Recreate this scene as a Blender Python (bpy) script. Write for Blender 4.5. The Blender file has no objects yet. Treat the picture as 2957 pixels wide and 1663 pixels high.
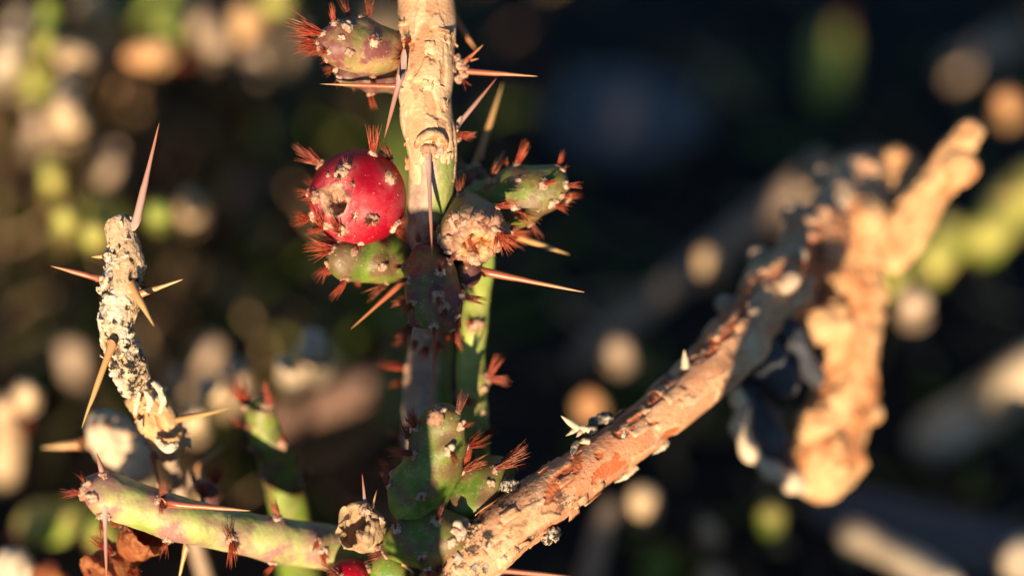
import bpy, math, random
import numpy as np
from mathutils import Vector, Matrix, Quaternion

# ------------------------------------------------------------------ camera, sky, sun, exposure
scene = bpy.context.scene
PITCH = math.radians(42.0)
D = 0.44                        # focus distance, metres
LENS, SENS = 100.0, 36.0
KW, KH = 2957.0, 1663.0         # size of the photograph, used as a drawing grid
GL = 0.62                       # centre ray meets the ground here
HC = GL * math.sin(PITCH)
CAM = np.array([0.0, 0.0, HC])
RT = np.array([1.0, 0.0, 0.0])
FW = np.array([0.0, math.cos(PITCH), -math.sin(PITCH)])
UP = np.array([0.0, math.sin(PITCH), math.cos(PITCH)])

cd = bpy.data.cameras.new('camera')
cam = bpy.data.objects.new('camera', cd)
scene.collection.objects.link(cam)
cam.location = CAM
cam.rotation_euler = (math.pi / 2 - PITCH, 0, 0)
cd.lens, cd.sensor_width = LENS, SENS
cd.clip_start, cd.clip_end = 0.01, 400
cd.dof.use_dof = True
cd.dof.focus_distance = D
cd.dof.aperture_fstop = 4.0
scene.camera = cam

SUN_EL, SUN_AZ = math.radians(6.5), math.radians(8.0)     # low evening sun behind the camera, a little to its left
SUN = np.array([-math.sin(SUN_AZ) * math.cos(SUN_EL), -math.cos(SUN_AZ) * math.cos(SUN_EL), math.sin(SUN_EL)])
world = bpy.data.worlds.new('World')
scene.world = world
world.use_nodes = True
wn = world.node_tree.nodes
sky = wn.new('ShaderNodeTexSky')
sky.sky_type = 'NISHITA'
sky.sun_disc = False
sky.sun_elevation = SUN_EL
sky.ozone_density = 3.0
sky.dust_density = 0.3
sky.sun_rotation = math.atan2(SUN[0], SUN[1])
world.node_tree.links.new(sky.outputs[0], wn['Background'].inputs[0])
wn['Background'].inputs[1].default_value = 0.082
sl = bpy.data.lights.new('sun', 'SUN')
sl.energy, sl.angle, sl.color = 5.0, math.radians(0.5), (1.0, 0.77, 0.50)
so = bpy.data.objects.new('sun', sl)
scene.collection.objects.link(so)
so.rotation_euler = Vector(SUN).to_track_quat('Z', 'Y').to_euler()
so.location = (-0.3, -1.0, 1.0)
scene.view_settings.view_transform = 'Standard'
scene.view_settings.look = 'None'
scene.view_settings.gamma = 1
scene.view_settings.exposure = 1.05
scene.render.engine = 'CYCLES'
scene.cycles.use_denoising = True
scene.cycles.max_bounces = 8
scene.cycles.sample_clamp_indirect = 6.0

rng = np.random.default_rng(11)
random.seed(11)
COL = scene.collection

# ------------------------------------------------------------------ maths helpers
def nrm(v):
    v = np.asarray(v, float)
    return v / (np.linalg.norm(v, axis=-1, keepdims=True) + 1e-12)

def pxm(d):                     # metres per grid pixel at depth d
    return SENS / LENS * d / KW

def at(px, py, dz=0.0):         # grid pixel + millimetres behind the focus plane -> world
    d = D + dz / 1000
    return CAM + FW * d + RT * (px - KW / 2) * pxm(d) + UP * (KH / 2 - py) * pxm(d)

def ground_at(px, py, h=0.0):   # point on the pixel's ray at height h metres
    r = FW + RT * (px - KW / 2) * pxm(1) + UP * (KH / 2 - py) * pxm(1)
    k = (HC - h) / -r[2]
    return CAM + r * k

def depth(p):
    return float((p - CAM) @ FW)

def project(V):
    c = V - CAM
    d = c @ FW
    s = SENS / LENS / KW
    return KW / 2 + (c @ RT) / d / s, KH / 2 - (c @ UP) / d / s, d

def hsh(i, j, k, seed):
    h = (i * 374761393 + j * 668265263 + k * 1442695041 + seed * 974634777) & 0xffffffff
    h = ((h ^ (h >> 13)) * 1274126177) & 0xffffffff
    h = ((h ^ (h >> 15)) * 739982445) & 0xffffffff
    return ((h ^ (h >> 16)) & 0xffffff) / float(0xffffff)

def vnoise(p, seed=0):
    f = np.floor(p).astype(np.int64)
    t = p - f
    t = t * t * (3 - 2 * t)
    o = 0
    for a in (0, 1):
        for b in (0, 1):
            for c in (0, 1):
                w = (t[..., 0] if a else 1 - t[..., 0]) * (t[..., 1] if b else 1 - t[..., 1]) * (t[..., 2] if c else 1 - t[..., 2])
                o = o + w * hsh(f[..., 0] + a, f[..., 1] + b, f[..., 2] + c, seed)
    return o

def fbm(p, o=4, seed=0):
    s, a, n = 0, 0.5, 0
    for k in range(o):
        s = s + a * vnoise(p * 2 ** k + 17.3 * k, seed + k)
        n += a
        a *= 0.5
    return s / n

def worley(p, seed=0):
    f = np.floor(p).astype(np.int64)
    f1 = np.full(p.shape[:-1], 9.0)
    f2 = f1.copy()
    cid = np.zeros(p.shape[:-1])
    for a in (-1, 0, 1):
        for b in (-1, 0, 1):
            for c in (-1, 0, 1):
                g = f + np.array([a, b, c])
                h = [hsh(g[..., 0], g[..., 1], g[..., 2], seed + q) for q in (1, 2, 3)]
                d = np.sqrt((g[..., 0] + h[0] - p[..., 0]) ** 2 + (g[..., 1] + h[1] - p[..., 1]) ** 2 + (g[..., 2] + h[2] - p[..., 2]) ** 2)
                near = d < f1
                f2 = np.where(near, f1, np.minimum(f2, d))
                cid = np.where(near, h[0], cid)
                f1 = np.where(near, d, f1)
    return f1, f2, cid

def sstep(a, b, x):
    t = np.clip((x - a) / (b - a), 0, 1)
    return t * t * (3 - 2 * t)

def catmull(P, step):
    P = np.asarray(P, float)
    seg = np.linalg.norm(np.diff(P[:, :3], axis=0), axis=1)
    Q = np.vstack([2 * P[0] - P[1], P, 2 * P[-1] - P[-2]])
    out = []
    for i in range(len(P) - 1):
        p0, p1, p2, p3 = Q[i:i + 4]
        n = max(3, int(seg[i] / step))
        t = np.linspace(0, 1, n, endpoint=False)[:, None]
        out.append(0.5 * (2 * p1 + (p2 - p0) * t + (2 * p0 - 5 * p1 + 4 * p2 - p3) * t ** 2 + (3 * p1 - p0 - 3 * p2 + p3) * t ** 3))
    out.append(P[-1][None])
    C = np.vstack(out)
    s = np.concatenate([[0], np.cumsum(np.linalg.norm(np.diff(C[:, :3], axis=0), axis=1))])
    n = max(4, int(s[-1] / step) + 1)
    t = np.linspace(0, s[-1], n)
    return np.stack([np.interp(t, s, C[:, k]) for k in range(C.shape[1])], 1), t

# ------------------------------------------------------------------ mesh helpers
def np_mesh(name, V, F, attrs=None, smooth=True):
    V = np.asarray(V, np.float32)
    me = bpy.data.meshes.new(name)
    if isinstance(F, np.ndarray):
        k = F.shape[1]
        me.vertices.add(len(V))
        me.vertices.foreach_set('co', V.ravel())
        me.loops.add(F.size)
        me.loops.foreach_set('vertex_index', F.astype(np.int32).ravel())
        me.polygons.add(len(F))
        me.polygons.foreach_set('loop_start', (np.arange(len(F)) * k).astype(np.int32))
        me.update(calc_edges=True)
    else:
        me.from_pydata([tuple(map(float, v)) for v in V], [], F)
    if smooth:
        me.polygons.foreach_set('use_smooth', np.ones(len(me.polygons), bool))
    for k, a in (attrs or {}).items():
        at_ = me.attributes.new(k, 'FLOAT', 'POINT')
        at_.data.foreach_set('value', np.asarray(a, np.float32).ravel())
    me.update()
    return me

WPOS = {}
def put(name, me, mat, parent=None, origin=(0, 0, 0), quat=None, scale=None, label=None):
    o = bpy.data.objects.new(name, me)
    COL.objects.link(o)
    if mat is not None and me is not None and len(me.materials) == 0:
        me.materials.append(mat)
    origin = np.asarray(origin, float)
    if parent is not None:
        o.parent = parent
        o.location = origin - WPOS[parent.name]
    else:
        o.location = origin
    WPOS[o.name] = origin
    if quat is not None:
        o.rotation_mode = 'QUATERNION'
        o.rotation_quaternion = quat
    if scale is not None:
        o.scale = scale if hasattr(scale, '__len__') else (scale,) * 3
    if label:
        o['label'] = label
    return o

def tag(o, label, cat, group=None):
    o['label'], o['category'] = label, cat
    if group:
        o['group'] = group
    return o

def thing(name, label, cat, base, group=None):
    return tag(put(name, None, None, None, base), label, cat, group)

class Surf:
    """rings of points round an axis: a stem, a joint or a fruit"""
    def build(s, name, mat, parent, label=None):
        nr, ns = s.V.shape[:2]
        s.origin = s.V.reshape(-1, 3).mean(0)
        i = np.arange(nr - 1)[:, None] * ns
        j = np.arange(ns)[None]
        j2 = (j + 1) % ns
        F = np.stack([i + j, i + j2, i + ns + j2, i + ns + j], -1).reshape(-1, 4)
        # close the ends with thin fans folded into quads
        V = np.vstack([s.V.reshape(-1, 3), s.V[0].mean(0), s.V[-1].mean(0)]) - s.origin
        a, b = nr * ns, nr * ns + 1
        e = np.arange(0, ns, 2)
        e1, e2 = (e + 1) % ns, (e + 2) % ns
        k = (nr - 1) * ns
        F = np.vstack([F, np.stack([e2, e1, e, np.full_like(e, a)], 1), np.stack([k + e, k + e1, k + e2, np.full_like(e, b)], 1)])
        at2 = {q: np.concatenate([v.ravel(), [v[0].mean(), v[-1].mean()]]) for q, v in s.A.items()}
        me = np_mesh(name, V, F, at2)
        s.obj = put(name, me, mat, parent, s.origin, label=label)
        return s

    def normals(s):
        du = np.gradient(s.V, axis=0)
        dv = np.roll(s.V, -1, 1) - np.roll(s.V, 1, 1)
        n = nrm(np.cross(dv, du))
        flip = np.sum(n * s.N) < 0
        return -n if flip else n

    def hit(s, px, py):
        x, y, d = project(s.V)
        n = s.N
        face = np.sum(n * (CAM - s.V), -1) > -0.002
        q = (x - px) ** 2 + (y - py) ** 2 + np.where(face, 0, 1e7) + (d - d.min()) * 3e4
        k = np.unravel_index(np.argmin(q), q.shape)
        return s.V[k].copy(), n[k].copy(), k

    def bumps(s, pts, h=0.5, sig=1.3, seed=0):
        """raise the knob under each areole and mark its neighbourhood"""
        near = np.zeros(s.V.shape[:2])
        off = np.zeros(s.V.shape[:2])
        for p in pts:
            r2 = np.sum((s.V - p) ** 2, -1) * 1e6
            off += h * np.exp(-r2 / (2 * sig ** 2))
            near = np.maximum(near, np.exp(-r2 / (2 * (sig * 1.5) ** 2)))
        s.V = s.V + s.N * off[..., None] * 1e-3
        s.A['near'] = near

def px_path(path):
    out = []
    for p in path:
        if len(p) == 4 and isinstance(p[0], (int, float)):
            w = at(p[0], p[1], p[3])
            out.append([*w, p[2] * pxm(D + p[3] / 1000)])
        else:                   # ('w', point, radius in metres)
            out.append([*p[1], p[2]])
    return np.array(out)

def tube(path, nseg=72, step=0.14, disp=None, ends=(1, 1)):
    """path of grid pixels (x, y, radius, dz mm) or ('w', xyz, r); disp(q, s, th) -> mm"""
    P = px_path(path)
    C, t = catmull(P, step / 1000)
    ctr, rad = C[:, :3], np.maximum(C[:, 3], 1e-5)
    L = t[-1]
    prof = np.ones_like(t)
    if ends[0]:
        e = rad[0] * ends[0]
        prof *= np.sqrt(np.clip(1 - np.clip(1 - (t + 0.02 * e) / e, 0, 1) ** 2, 0.0005, 1))
    if ends[1]:
        e = rad[-1] * ends[1]
        prof *= np.sqrt(np.clip(1 - np.clip(1 - (L - t + 0.02 * e) / e, 0, 1) ** 2, 0.0005, 1))
    T = nrm(np.gradient(ctr, axis=0))
    u = np.cross(T[0], -FW)
    if np.linalg.norm(u) < 0.1:
        u = np.cross(T[0], RT)
    u = nrm(u)
    U = []
    for k in range(len(T)):
        u = nrm(u - T[k] * (u @ T[k]))
        U.append(u)
    U = np.array(U)
    W = np.cross(T, U)
    th = np.linspace(0, 2 * math.pi, nseg, endpoint=False)
    rd = U[:, None] * np.cos(th)[None, :, None] + W[:, None] * np.sin(th)[None, :, None]
    s = Surf()
    s.A = {}
    s.N = rd
    s.s, s.th, s.L = t, th, L
    rr = (rad * prof)[:, None]
    base = ctr[:, None] + rd * rr[..., None]
    s.q = np.stack([np.cos(th)[None] * rad[:, None] * 1000, np.sin(th)[None] * rad[:, None] * 1000, np.repeat(t[:, None] * 1000, nseg, 1)], -1)
    if disp is not None:
        r = disp(s)
        base = base + rd * (np.minimum(1, prof * 1.2)[:, None] * r)[..., None] * 1e-3
    s.V = base
    s.N = s.normals()
    s.N = np.where(np.isfinite(s.N), s.N, rd)
    s.A['u'] = np.repeat((t / L)[:, None], nseg, 1)
    return s

def revolve(centre, axis, R, profile, nseg=120, n=110, squash=1.0, disp=None):
    axis = nrm(axis)
    u = nrm(np.cross(axis, UP))
    w = np.cross(axis, u)
    C, t = catmull(np.array([[z, r, 0] for z, r in profile]), 2.6 / n)
    z, r = C[:, 0], np.maximum(C[:, 1], 0.004)
    th = np.linspace(0, 2 * math.pi, nseg, endpoint=False)
    rd = u * np.cos(th)[:, None] + w * np.sin(th)[:, None]
    s = Surf()
    s.A = {}
    s.V = centre + R * (axis * z[:, None, None] * squash + rd[None] * r[:, None, None])
    dz, dr = np.gradient(z), np.gradient(r)
    nn = nrm(np.stack([-dr, dz], 1))
    s.N = nrm(axis * nn[:, 0][:, None, None] + rd[None] * nn[:, 1][:, None, None])
    s.A['u'] = np.repeat((t / t[-1])[:, None], nseg, 1)
    s.q = (s.V - centre) * 1000
    s.r = np.repeat(r[:, None], nseg, 1)
    if disp is not None:
        s.V = s.V + s.N * disp(s)[..., None] * 1e-3
        m = s.normals()
        s.N = np.where(np.sum(m * s.N, -1, keepdims=True) < 0, s.N, m)
    return s

# ------------------------------------------------------------------ materials
def material(name):
    m = bpy.data.materials.new(name)
    m.use_nodes = True
    return m, m.node_tree, m.node_tree.nodes['Principled BSDF']

def nd(nt, kind, **kw):
    n = nt.nodes.new(kind)
    for k, v in kw.items():
        if k in n.inputs:
            n.inputs[k].default_value = v
        else:
            setattr(n, k, v)
    return n

def coords(nt, scale=(1, 1, 1), rand=True):
    tc = nd(nt, 'ShaderNodeTexCoord')
    mp = nd(nt, 'ShaderNodeMapping')
    mp.inputs['Scale'].default_value = scale
    nt.links.new(tc.outputs['Object'], mp.inputs['Vector'])
    return mp.outputs[0]

def tex_noise(nt, vec, scale, detail=4, rough=0.55, lo=0.35, hi=0.65):
    n = nd(nt, 'ShaderNodeTexNoise')
    n.inputs['Scale'].default_value = scale
    n.inputs['Detail'].default_value = detail
    n.inputs['Roughness'].default_value = rough
    nt.links.new(vec, n.inputs['Vector'])
    mr = nd(nt, 'ShaderNodeMapRange')
    mr.inputs['From Min'].default_value = lo
    mr.inputs['From Max'].default_value = hi
    nt.links.new(n.outputs['Fac'], mr.inputs['Value'])
    return mr.outputs[0]

def attr(nt, name):
    return nd(nt, 'ShaderNodeAttribute', attribute_name=name).outputs['Fac']

def mixc(nt, fac, a, b):
    m = nd(nt, 'ShaderNodeMix', data_type='RGBA')
    for sock, v in ((m.inputs[0], fac), (m.inputs[6], a), (m.inputs[7], b)):
        if isinstance(v, (int, float)):
            sock.default_value = v
        elif isinstance(v, tuple):
            sock.default_value = (*v, 1)
        else:
            nt.links.new(v, sock)
    return m.outputs[2]

def op(nt, kind, a, b=0.0):
    m = nd(nt, 'ShaderNodeMath', operation=kind, use_clamp=True)
    for k, v in ((0, a), (1, b)):
        if isinstance(v, (int, float)):
            m.inputs[k].default_value = v
        else:
            nt.links.new(v, m.inputs[k])
    return m.outputs[0]

def bump(nt, bs, h, strength=0.5, dist=0.0002):
    b = nd(nt, 'ShaderNodeBump')
    b.inputs['Strength'].default_value = strength
    b.inputs['Distance'].default_value = dist
    nt.links.new(h, b.inputs['Height'])
    nt.links.new(b.outputs[0], bs.inputs['Normal'])

def finish(nt, bs, col, rough=0.5, sss=0.0, sss_r=(0.001, 0.0006, 0.0003), spec=0.4):
    if isinstance(col, tuple):
        bs.inputs['Base Color'].default_value = (*col, 1)
    else:
        nt.links.new(col, bs.inputs['Base Color'])
    bs.inputs['Roughness'].default_value = rough
    bs.inputs['Specular IOR Level'].default_value = spec
    if sss:
        bs.inputs['Subsurface Weight'].default_value = sss
        bs.inputs['Subsurface Radius'].default_value = (1, 0.6, 0.3)
        bs.inputs['Subsurface Scale'].default_value = sss_r[0]

def mat_green(name, base=(0.060, 0.17, 0.010), pale=(0.26, 0.34, 0.045), plum=(0.13, 0.040, 0.040), plum_amt=0.8):
    m, nt, b = material(name)
    c = coords(nt)
    col = mixc(nt, tex_noise(nt, c, 170, 3), base, pale)
    col = mixc(nt, op(nt, 'MULTIPLY', tex_noise(nt, c, 420, 5, 0.65, 0.52, 0.60), 0.35), col, (0.36, 0.33, 0.15))
    pl = op(nt, 'MULTIPLY', op(nt, 'ADD', attr(nt, 'near'), op(nt, 'MULTIPLY', tex_noise(nt, c, 190, 4, 0.6, 0.47, 0.62), 0.75)), plum_amt)
    pl = op(nt, 'MULTIPLY', pl, tex_noise(nt, c, 330, 4, 0.6, 0.28, 0.50))
    col = mixc(nt, pl, col, plum)
    col = mixc(nt, op(nt, 'MULTIPLY', tex_noise(nt, c, 2600, 2, 0.5, 0.66, 0.72), 0.5), col, (0.55, 0.48, 0.36))
    bump(nt, b, tex_noise(nt, c, 1500, 5, 0.6, 0.2, 0.8), 0.35, 0.00015)
    finish(nt, b, col, 0.48, 0.18, (0.0012, 0, 0), 0.35)
    return m

def mat_bark(name, cream, tan, under, dark, dark_amt=0.25):
    m, nt, b = material(name)
    c = coords(nt, (1, 1, 1))
    col = mixc(nt, tex_noise(nt, c, 240, 5, 0.6), tan, cream)
    un = op(nt, 'MULTIPLY', op(nt, 'SUBTRACT', 1.0, attr(nt, 'flake')), tex_noise(nt, c, 300, 4, 0.6, 0.26, 0.48))
    col = mixc(nt, un, col, under)
    sp = op(nt, 'MULTIPLY', tex_noise(nt, c, 900, 6, 0.7, 0.60, 0.66), dark_amt)
    col = mixc(nt, op(nt, 'MAXIMUM', sp, op(nt, 'MULTIPLY', attr(nt, 'lichen'), tex_noise(nt, c, 800, 5, 0.75, 0.46, 0.54))), col, dark)
    bump(nt, b, tex_noise(nt, c, 1700, 6, 0.65, 0.2, 0.8), 0.6, 0.00025)
    finish(nt, b, col, 0.62, 0, spec=0.3)
    return m

M_green = mat_green('green_skin')
M_greend = mat_green('green_plum_skin', (0.10, 0.14, 0.025), (0.22, 0.22, 0.07), (0.14, 0.050, 0.055), 1.0)
M_greenb = mat_green('bright_green_skin', (0.19, 0.31, 0.04), (0.36, 0.42, 0.09), (0.20, 0.10, 0.06), 0.5)
M_stem = mat_bark('papery_tan_bark', (0.70, 0.50, 0.32), (0.55, 0.32, 0.17), (0.42, 0.16, 0.075), (0.20, 0.07, 0.03), 0.2)
M_wood = mat_bark('peeling_orange_bark', (0.68, 0.47, 0.30), (0.54, 0.29, 0.15), (0.48, 0.13, 0.05), (0.035, 0.028, 0.022), 0.30)
M_fork = mat_bark('smooth_tan_bark', (0.68, 0.45, 0.24), (0.55, 0.30, 0.14), (0.48, 0.20, 0.085), (0.16, 0.09, 0.06), 0.35)

def mk_lower():
    m, nt, b = material('greying_green_stem')
    c = coords(nt, (1, 1, 1))
    g = mixc(nt, tex_noise(nt, c, 150, 3), (0.12, 0.19, 0.03), (0.28, 0.30, 0.10))
    w = mixc(nt, tex_noise(nt, c, 500, 5, 0.65), (0.30, 0.20, 0.16), (0.48, 0.36, 0.27))
    col = mixc(nt, op(nt, 'ADD', attr(nt, 'woody'), 0.0), g, w)
    col = mixc(nt, op(nt, 'MULTIPLY', attr(nt, 'near'), 0.5), col, (0.16, 0.06, 0.04))
    bump(nt, b, tex_noise(nt, c, 1500, 6, 0.65, 0.2, 0.8), 0.5, 0.0002)
    finish(nt, b, col, 0.55, 0.06, (0.001, 0, 0))
    return m
M_lower = mk_lower()

def mk_crust():
    m, nt, b = material('crusted_grey_wood')
    c = coords(nt)
    col = mixc(nt, attr(nt, 'cell'), (0.40, 0.34, 0.28), (0.74, 0.66, 0.55))
    col = mixc(nt, op(nt, 'MULTIPLY', attr(nt, 'bare'), 0.9), col, mixc(nt, tex_noise(nt, coords(nt, (1, 1, .25)), 900, 4, .6), (0.50, 0.32, 0.18), (0.66, 0.48, 0.31)))
    col = mixc(nt, tex_noise(nt, c, 420, 4, 0.6, 0.52, 0.64), col, (0.58, 0.38, 0.20))
    col = mixc(nt, tex_noise(nt, c, 420, 5, 0.7, 0.57, 0.62), col, (0.03, 0.026, 0.022))
    col = mixc(nt, op(nt, 'MULTIPLY', attr(nt, 'lichen'), tex_noise(nt, c, 900, 5, 0.75, 0.44, 0.52)), col, (0.025, 0.022, 0.02))
    bump(nt, b, tex_noise(nt, c, 1800, 6, 0.7, 0.2, 0.8), 0.8, 0.0003)
    finish(nt, b, col, 0.8, spec=0.2)
    return m
M_crust = mk_crust()

def mk_red(name, deep, light):
    m, nt, b = material(name)
    c = coords(nt)
    col = mixc(nt, tex_noise(nt, c, 130, 3), deep, light)
    bl = op(nt, 'MULTIPLY', attr(nt, 'bloom'), tex_noise(nt, c, 700, 6, 0.7, 0.30, 0.62))
    col = mixc(nt, op(nt, 'MULTIPLY', bl, 0.85), col, (0.50, 0.16, 0.17))
    col = mixc(nt, op(nt, 'MULTIPLY', tex_noise(nt, c, 210, 6, 0.72, 0.50, 0.66), 0.30), col, (0.46, 0.13, 0.13))
    col = mixc(nt, op(nt, 'MULTIPLY', tex_noise(nt, c, 520, 6, 0.7, 0.62, 0.66), 0.55), col, (0.30, 0.12, 0.08))
    col = mixc(nt, attr(nt, 'dry'), col, mixc(nt, tex_noise(nt, c, 600, 5), (0.24, 0.13, 0.085), (0.50, 0.30, 0.21)))
    col = mixc(nt, op(nt, 'MULTIPLY', tex_noise(nt, c, 2300, 1, 0.5, 0.73, 0.76), 0.6), col, (0.75, 0.45, 0.38))
    bump(nt, b, tex_noise(nt, c, 1300, 5, 0.6, 0.2, 0.8), 0.25, 0.00015)
    finish(nt, b, col, 0.47, 0.0, (0.0012, 0, 0), 0.25)
    return m
M_red = mk_red('ripe_red_skin', (0.24, 0.000, 0.010), (0.38, 0.000, 0.020))

def mk_podfruit():
    m, nt, b = material('plum_brown_fruit_skin')
    c = coords(nt)
    col = mixc(nt, tex_noise(nt, c, 220, 4), (0.17, 0.16, 0.05), (0.24, 0.13, 0.085))
    bl = op(nt, 'MULTIPLY', attr(nt, 'bloom'), tex_noise(nt, c, 600, 6, 0.7, 0.25, 0.55))
    col = mixc(nt, bl, col, (0.40, 0.20, 0.16))
    col = mixc(nt, attr(nt, 'dry'), col, mixc(nt, tex_noise(nt, c, 500, 5), (0.50, 0.22, 0.09), (0.62, 0.36, 0.18)))
    bump(nt, b, tex_noise(nt, c, 1300, 6, 0.65, 0.2, 0.8), 0.5, 0.0002)
    finish(nt, b, col, 0.5, 0.1, (0.001, 0, 0))
    return m
M_pod = mk_podfruit()

def mk_wool():
    m, nt, b = material('cream_wool')
    c = coords(nt)
    oi = nd(nt, 'ShaderNodeObjectInfo')
    col = mixc(nt, oi.outputs['Random'], (0.34, 0.21, 0.14), (0.58, 0.43, 0.33))
    col = mixc(nt, op(nt, 'MULTIPLY', tex_noise(nt, c, 1.9, 4, 0.6, 0.46, 0.60), 0.75), col, (0.26, 0.11, 0.055))
    finish(nt, b, col, 0.95, spec=0.1)
    return m
M_wool = mk_wool()

def mk_spine(name, base, mid, tip, rough=0.35, transl=0.0):
    m, nt, b = material(name)
    oi = nd(nt, 'ShaderNodeObjectInfo')
    u = attr(nt, 'u')
    r = nd(nt, 'ShaderNodeValToRGB')
    e = r.color_ramp.elements
    e[0].color, e[1].color = (*base, 1), (*tip, 1)
    x = e.new(0.45)
    x.color = (*mid, 1)
    nt.links.new(u, r.inputs[0])
    c = coords(nt, (3, 3, 3))
    col = mixc(nt, op(nt, 'MULTIPLY', tex_noise(nt, c, 3.0, 4, 0.6, 0.5, 0.7), 0.5), r.outputs[0], (0.62, 0.42, 0.28))
    finish(nt, b, col, rough, spec=0.45)
    if transl:
        t = nd(nt, 'ShaderNodeBsdfTranslucent')
        nt.links.new(col, t.inputs[0])
        ms = nd(nt, 'ShaderNodeMixShader')
        ms.inputs[0].default_value = transl
        nt.links.new(b.outputs[0], ms.inputs[1])
        nt.links.new(t.outputs[0], ms.inputs[2])
        nt.links.new(ms.outputs[0], nt.nodes['Material Output'].inputs[0])
    return m
M_spine = mk_spine('red_brown_spine', (0.30, 0.09, 0.05), (0.44, 0.12, 0.06), (0.46, 0.24, 0.10))
M_spinet = mk_spine('tan_spine', (0.48, 0.22, 0.09), (0.54, 0.30, 0.12), (0.52, 0.35, 0.15))
M_spinep = mk_spine('mauve_spine', (0.45, 0.30, 0.26), (0.36, 0.20, 0.17), (0.40, 0.14, 0.07))
M_gloch = mk_spine('rust_bristle', (0.22, 0.026, 0.012), (0.46, 0.050, 0.020), (0.60, 0.15, 0.06), 0.4, 0.2)
M_glochd = mk_spine('dark_bristle', (0.10, 0.018, 0.008), (0.22, 0.030, 0.012), (0.40, 0.10, 0.03), 0.4, 0.15)

def mk_shell(name, a, b_, transl=0.3):
    m, nt, b = material(name)
    c = coords(nt)
    col = mixc(nt, tex_noise(nt, c, 380, 5, 0.65), a, b_)
    bump(nt, b, tex_noise(nt, c, 1400, 5, 0.6, 0.2, 0.8), 0.5, 0.0002)
    finish(nt, b, col, 0.55, spec=0.3)
    t = nd(nt, 'ShaderNodeBsdfTranslucent')
    nt.links.new(col, t.inputs[0])
    ms = nd(nt, 'ShaderNodeMixShader')
    ms.inputs[0].default_value = transl
    nt.links.new(b.outputs[0], ms.inputs[1])
    nt.links.new(t.outputs[0], ms.inputs[2])
    nt.links.new(ms.outputs[0], nt.nodes['Material Output'].inputs[0])
    return m
M_husk = mk_shell('dry_brown_husk', (0.42, 0.27, 0.15), (0.62, 0.44, 0.27))
M_rust = mk_shell('rusty_husk', (0.34, 0.09, 0.035), (0.50, 0.20, 0.08), 0.4)

def mk_plain(name, a, b_, scale=200, rough=0.8):
    m, nt, b = material(name)
    c = coords(nt)
    col = mixc(nt, tex_noise(nt, c, scale, 5, 0.6), a, b_)
    bump(nt, b, tex_noise(nt, c, scale * 6, 5, 0.6, 0.2, 0.8), 0.5, 0.0004)
    finish(nt, b, col, rough, spec=0.25)
    return m
M_bgyel = mat_green('yellow_green_skin', (0.17, 0.30, 0.02), (0.50, 0.44, 0.12), (0.40, 0.26, 0.10), 0.5)
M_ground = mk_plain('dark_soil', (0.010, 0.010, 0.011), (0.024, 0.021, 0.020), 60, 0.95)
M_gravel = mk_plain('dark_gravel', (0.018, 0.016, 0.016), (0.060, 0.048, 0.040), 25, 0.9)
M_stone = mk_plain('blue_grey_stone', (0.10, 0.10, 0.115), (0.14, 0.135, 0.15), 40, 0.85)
M_tanpeb = mk_plain('tan_stone', (0.50, 0.34, 0.20), (0.62, 0.46, 0.30), 90, 0.85)
M_drywood = mk_plain('weathered_wood', (0.34, 0.24, 0.17), (0.46, 0.34, 0.25), 160, 0.85)
M_paletwig = mk_plain('bleached_wood', (0.52, 0.40, 0.28), (0.66, 0.54, 0.40), 160, 0.85)

# ------------------------------------------------------------------ shared small shapes: wool pads, bristle tufts, spines
def icosphere(sub):
    import bmesh
    bm = bmesh.new()
    bmesh.ops.create_icosphere(bm, subdivisions=sub, radius=1)
    V = np.array([v.co[:] for v in bm.verts])
    F = np.array([[v.index for v in f.verts] for f in bm.faces])
    bm.free()
    return V, F

ICO4, ICO3, ICO2 = icosphere(4), icosphere(3), icosphere(2)

def pad_mesh(k):
    W, G, base = [], [], 0
    def lump(sph, c, r, sd):
        nonlocal base
        V, F = sph
        n = fbm(V * 1.5 + sd * 3.1, 3, 40 + sd)
        f1, _, _ = worley(V * 2.4 + sd * 5.3, 60 + sd)
        V = V * ((0.42 + 0.95 * n + 0.30 * (1 - f1)) * r)[:, None] * np.array([1, 1, 0.75]) + c
        W.append(V); G.append(F + base)
        base += len(V)
    lump(ICO3, np.array([0, 0, 0.05]), 0.72, k * 11)
    a0 = rng.uniform(0, 6.28)
    for i in range(int(rng.integers(3, 7))):
        a = a0 + rng.uniform(-1.9, 1.9)          # the wool gathers on one side and leaves the bristles free
        rr = rng.uniform(0.30, 0.70)
        lump(ICO2, np.array([math.cos(a) * rr, math.sin(a) * rr, rng.uniform(-0.1, 0.35)]), rng.uniform(0.34, 0.62), k * 11 + i + 1)
    for i in range(70):
        a = rng.uniform(0, 2 * math.pi)
        z = rng.uniform(-0.1, 0.75)
        q = math.sqrt(max(0.05, 1 - z * z))
        p = np.array([math.cos(a) * q, math.sin(a) * q, z * 0.62]) * 0.75
        d = nrm(p + rng.normal(0, 0.5, 3))
        e = nrm(np.cross(d, rng.normal(0, 1, 3))) * 0.035
        W.append(np.array([p + e, p - e, p + d * rng.uniform(0.25, 0.7)]))
        G.append(np.array([[base, base + 1, base + 2]]))
        base += 3
    return np_mesh('areole', np.vstack(W), np.vstack(G))

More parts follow.
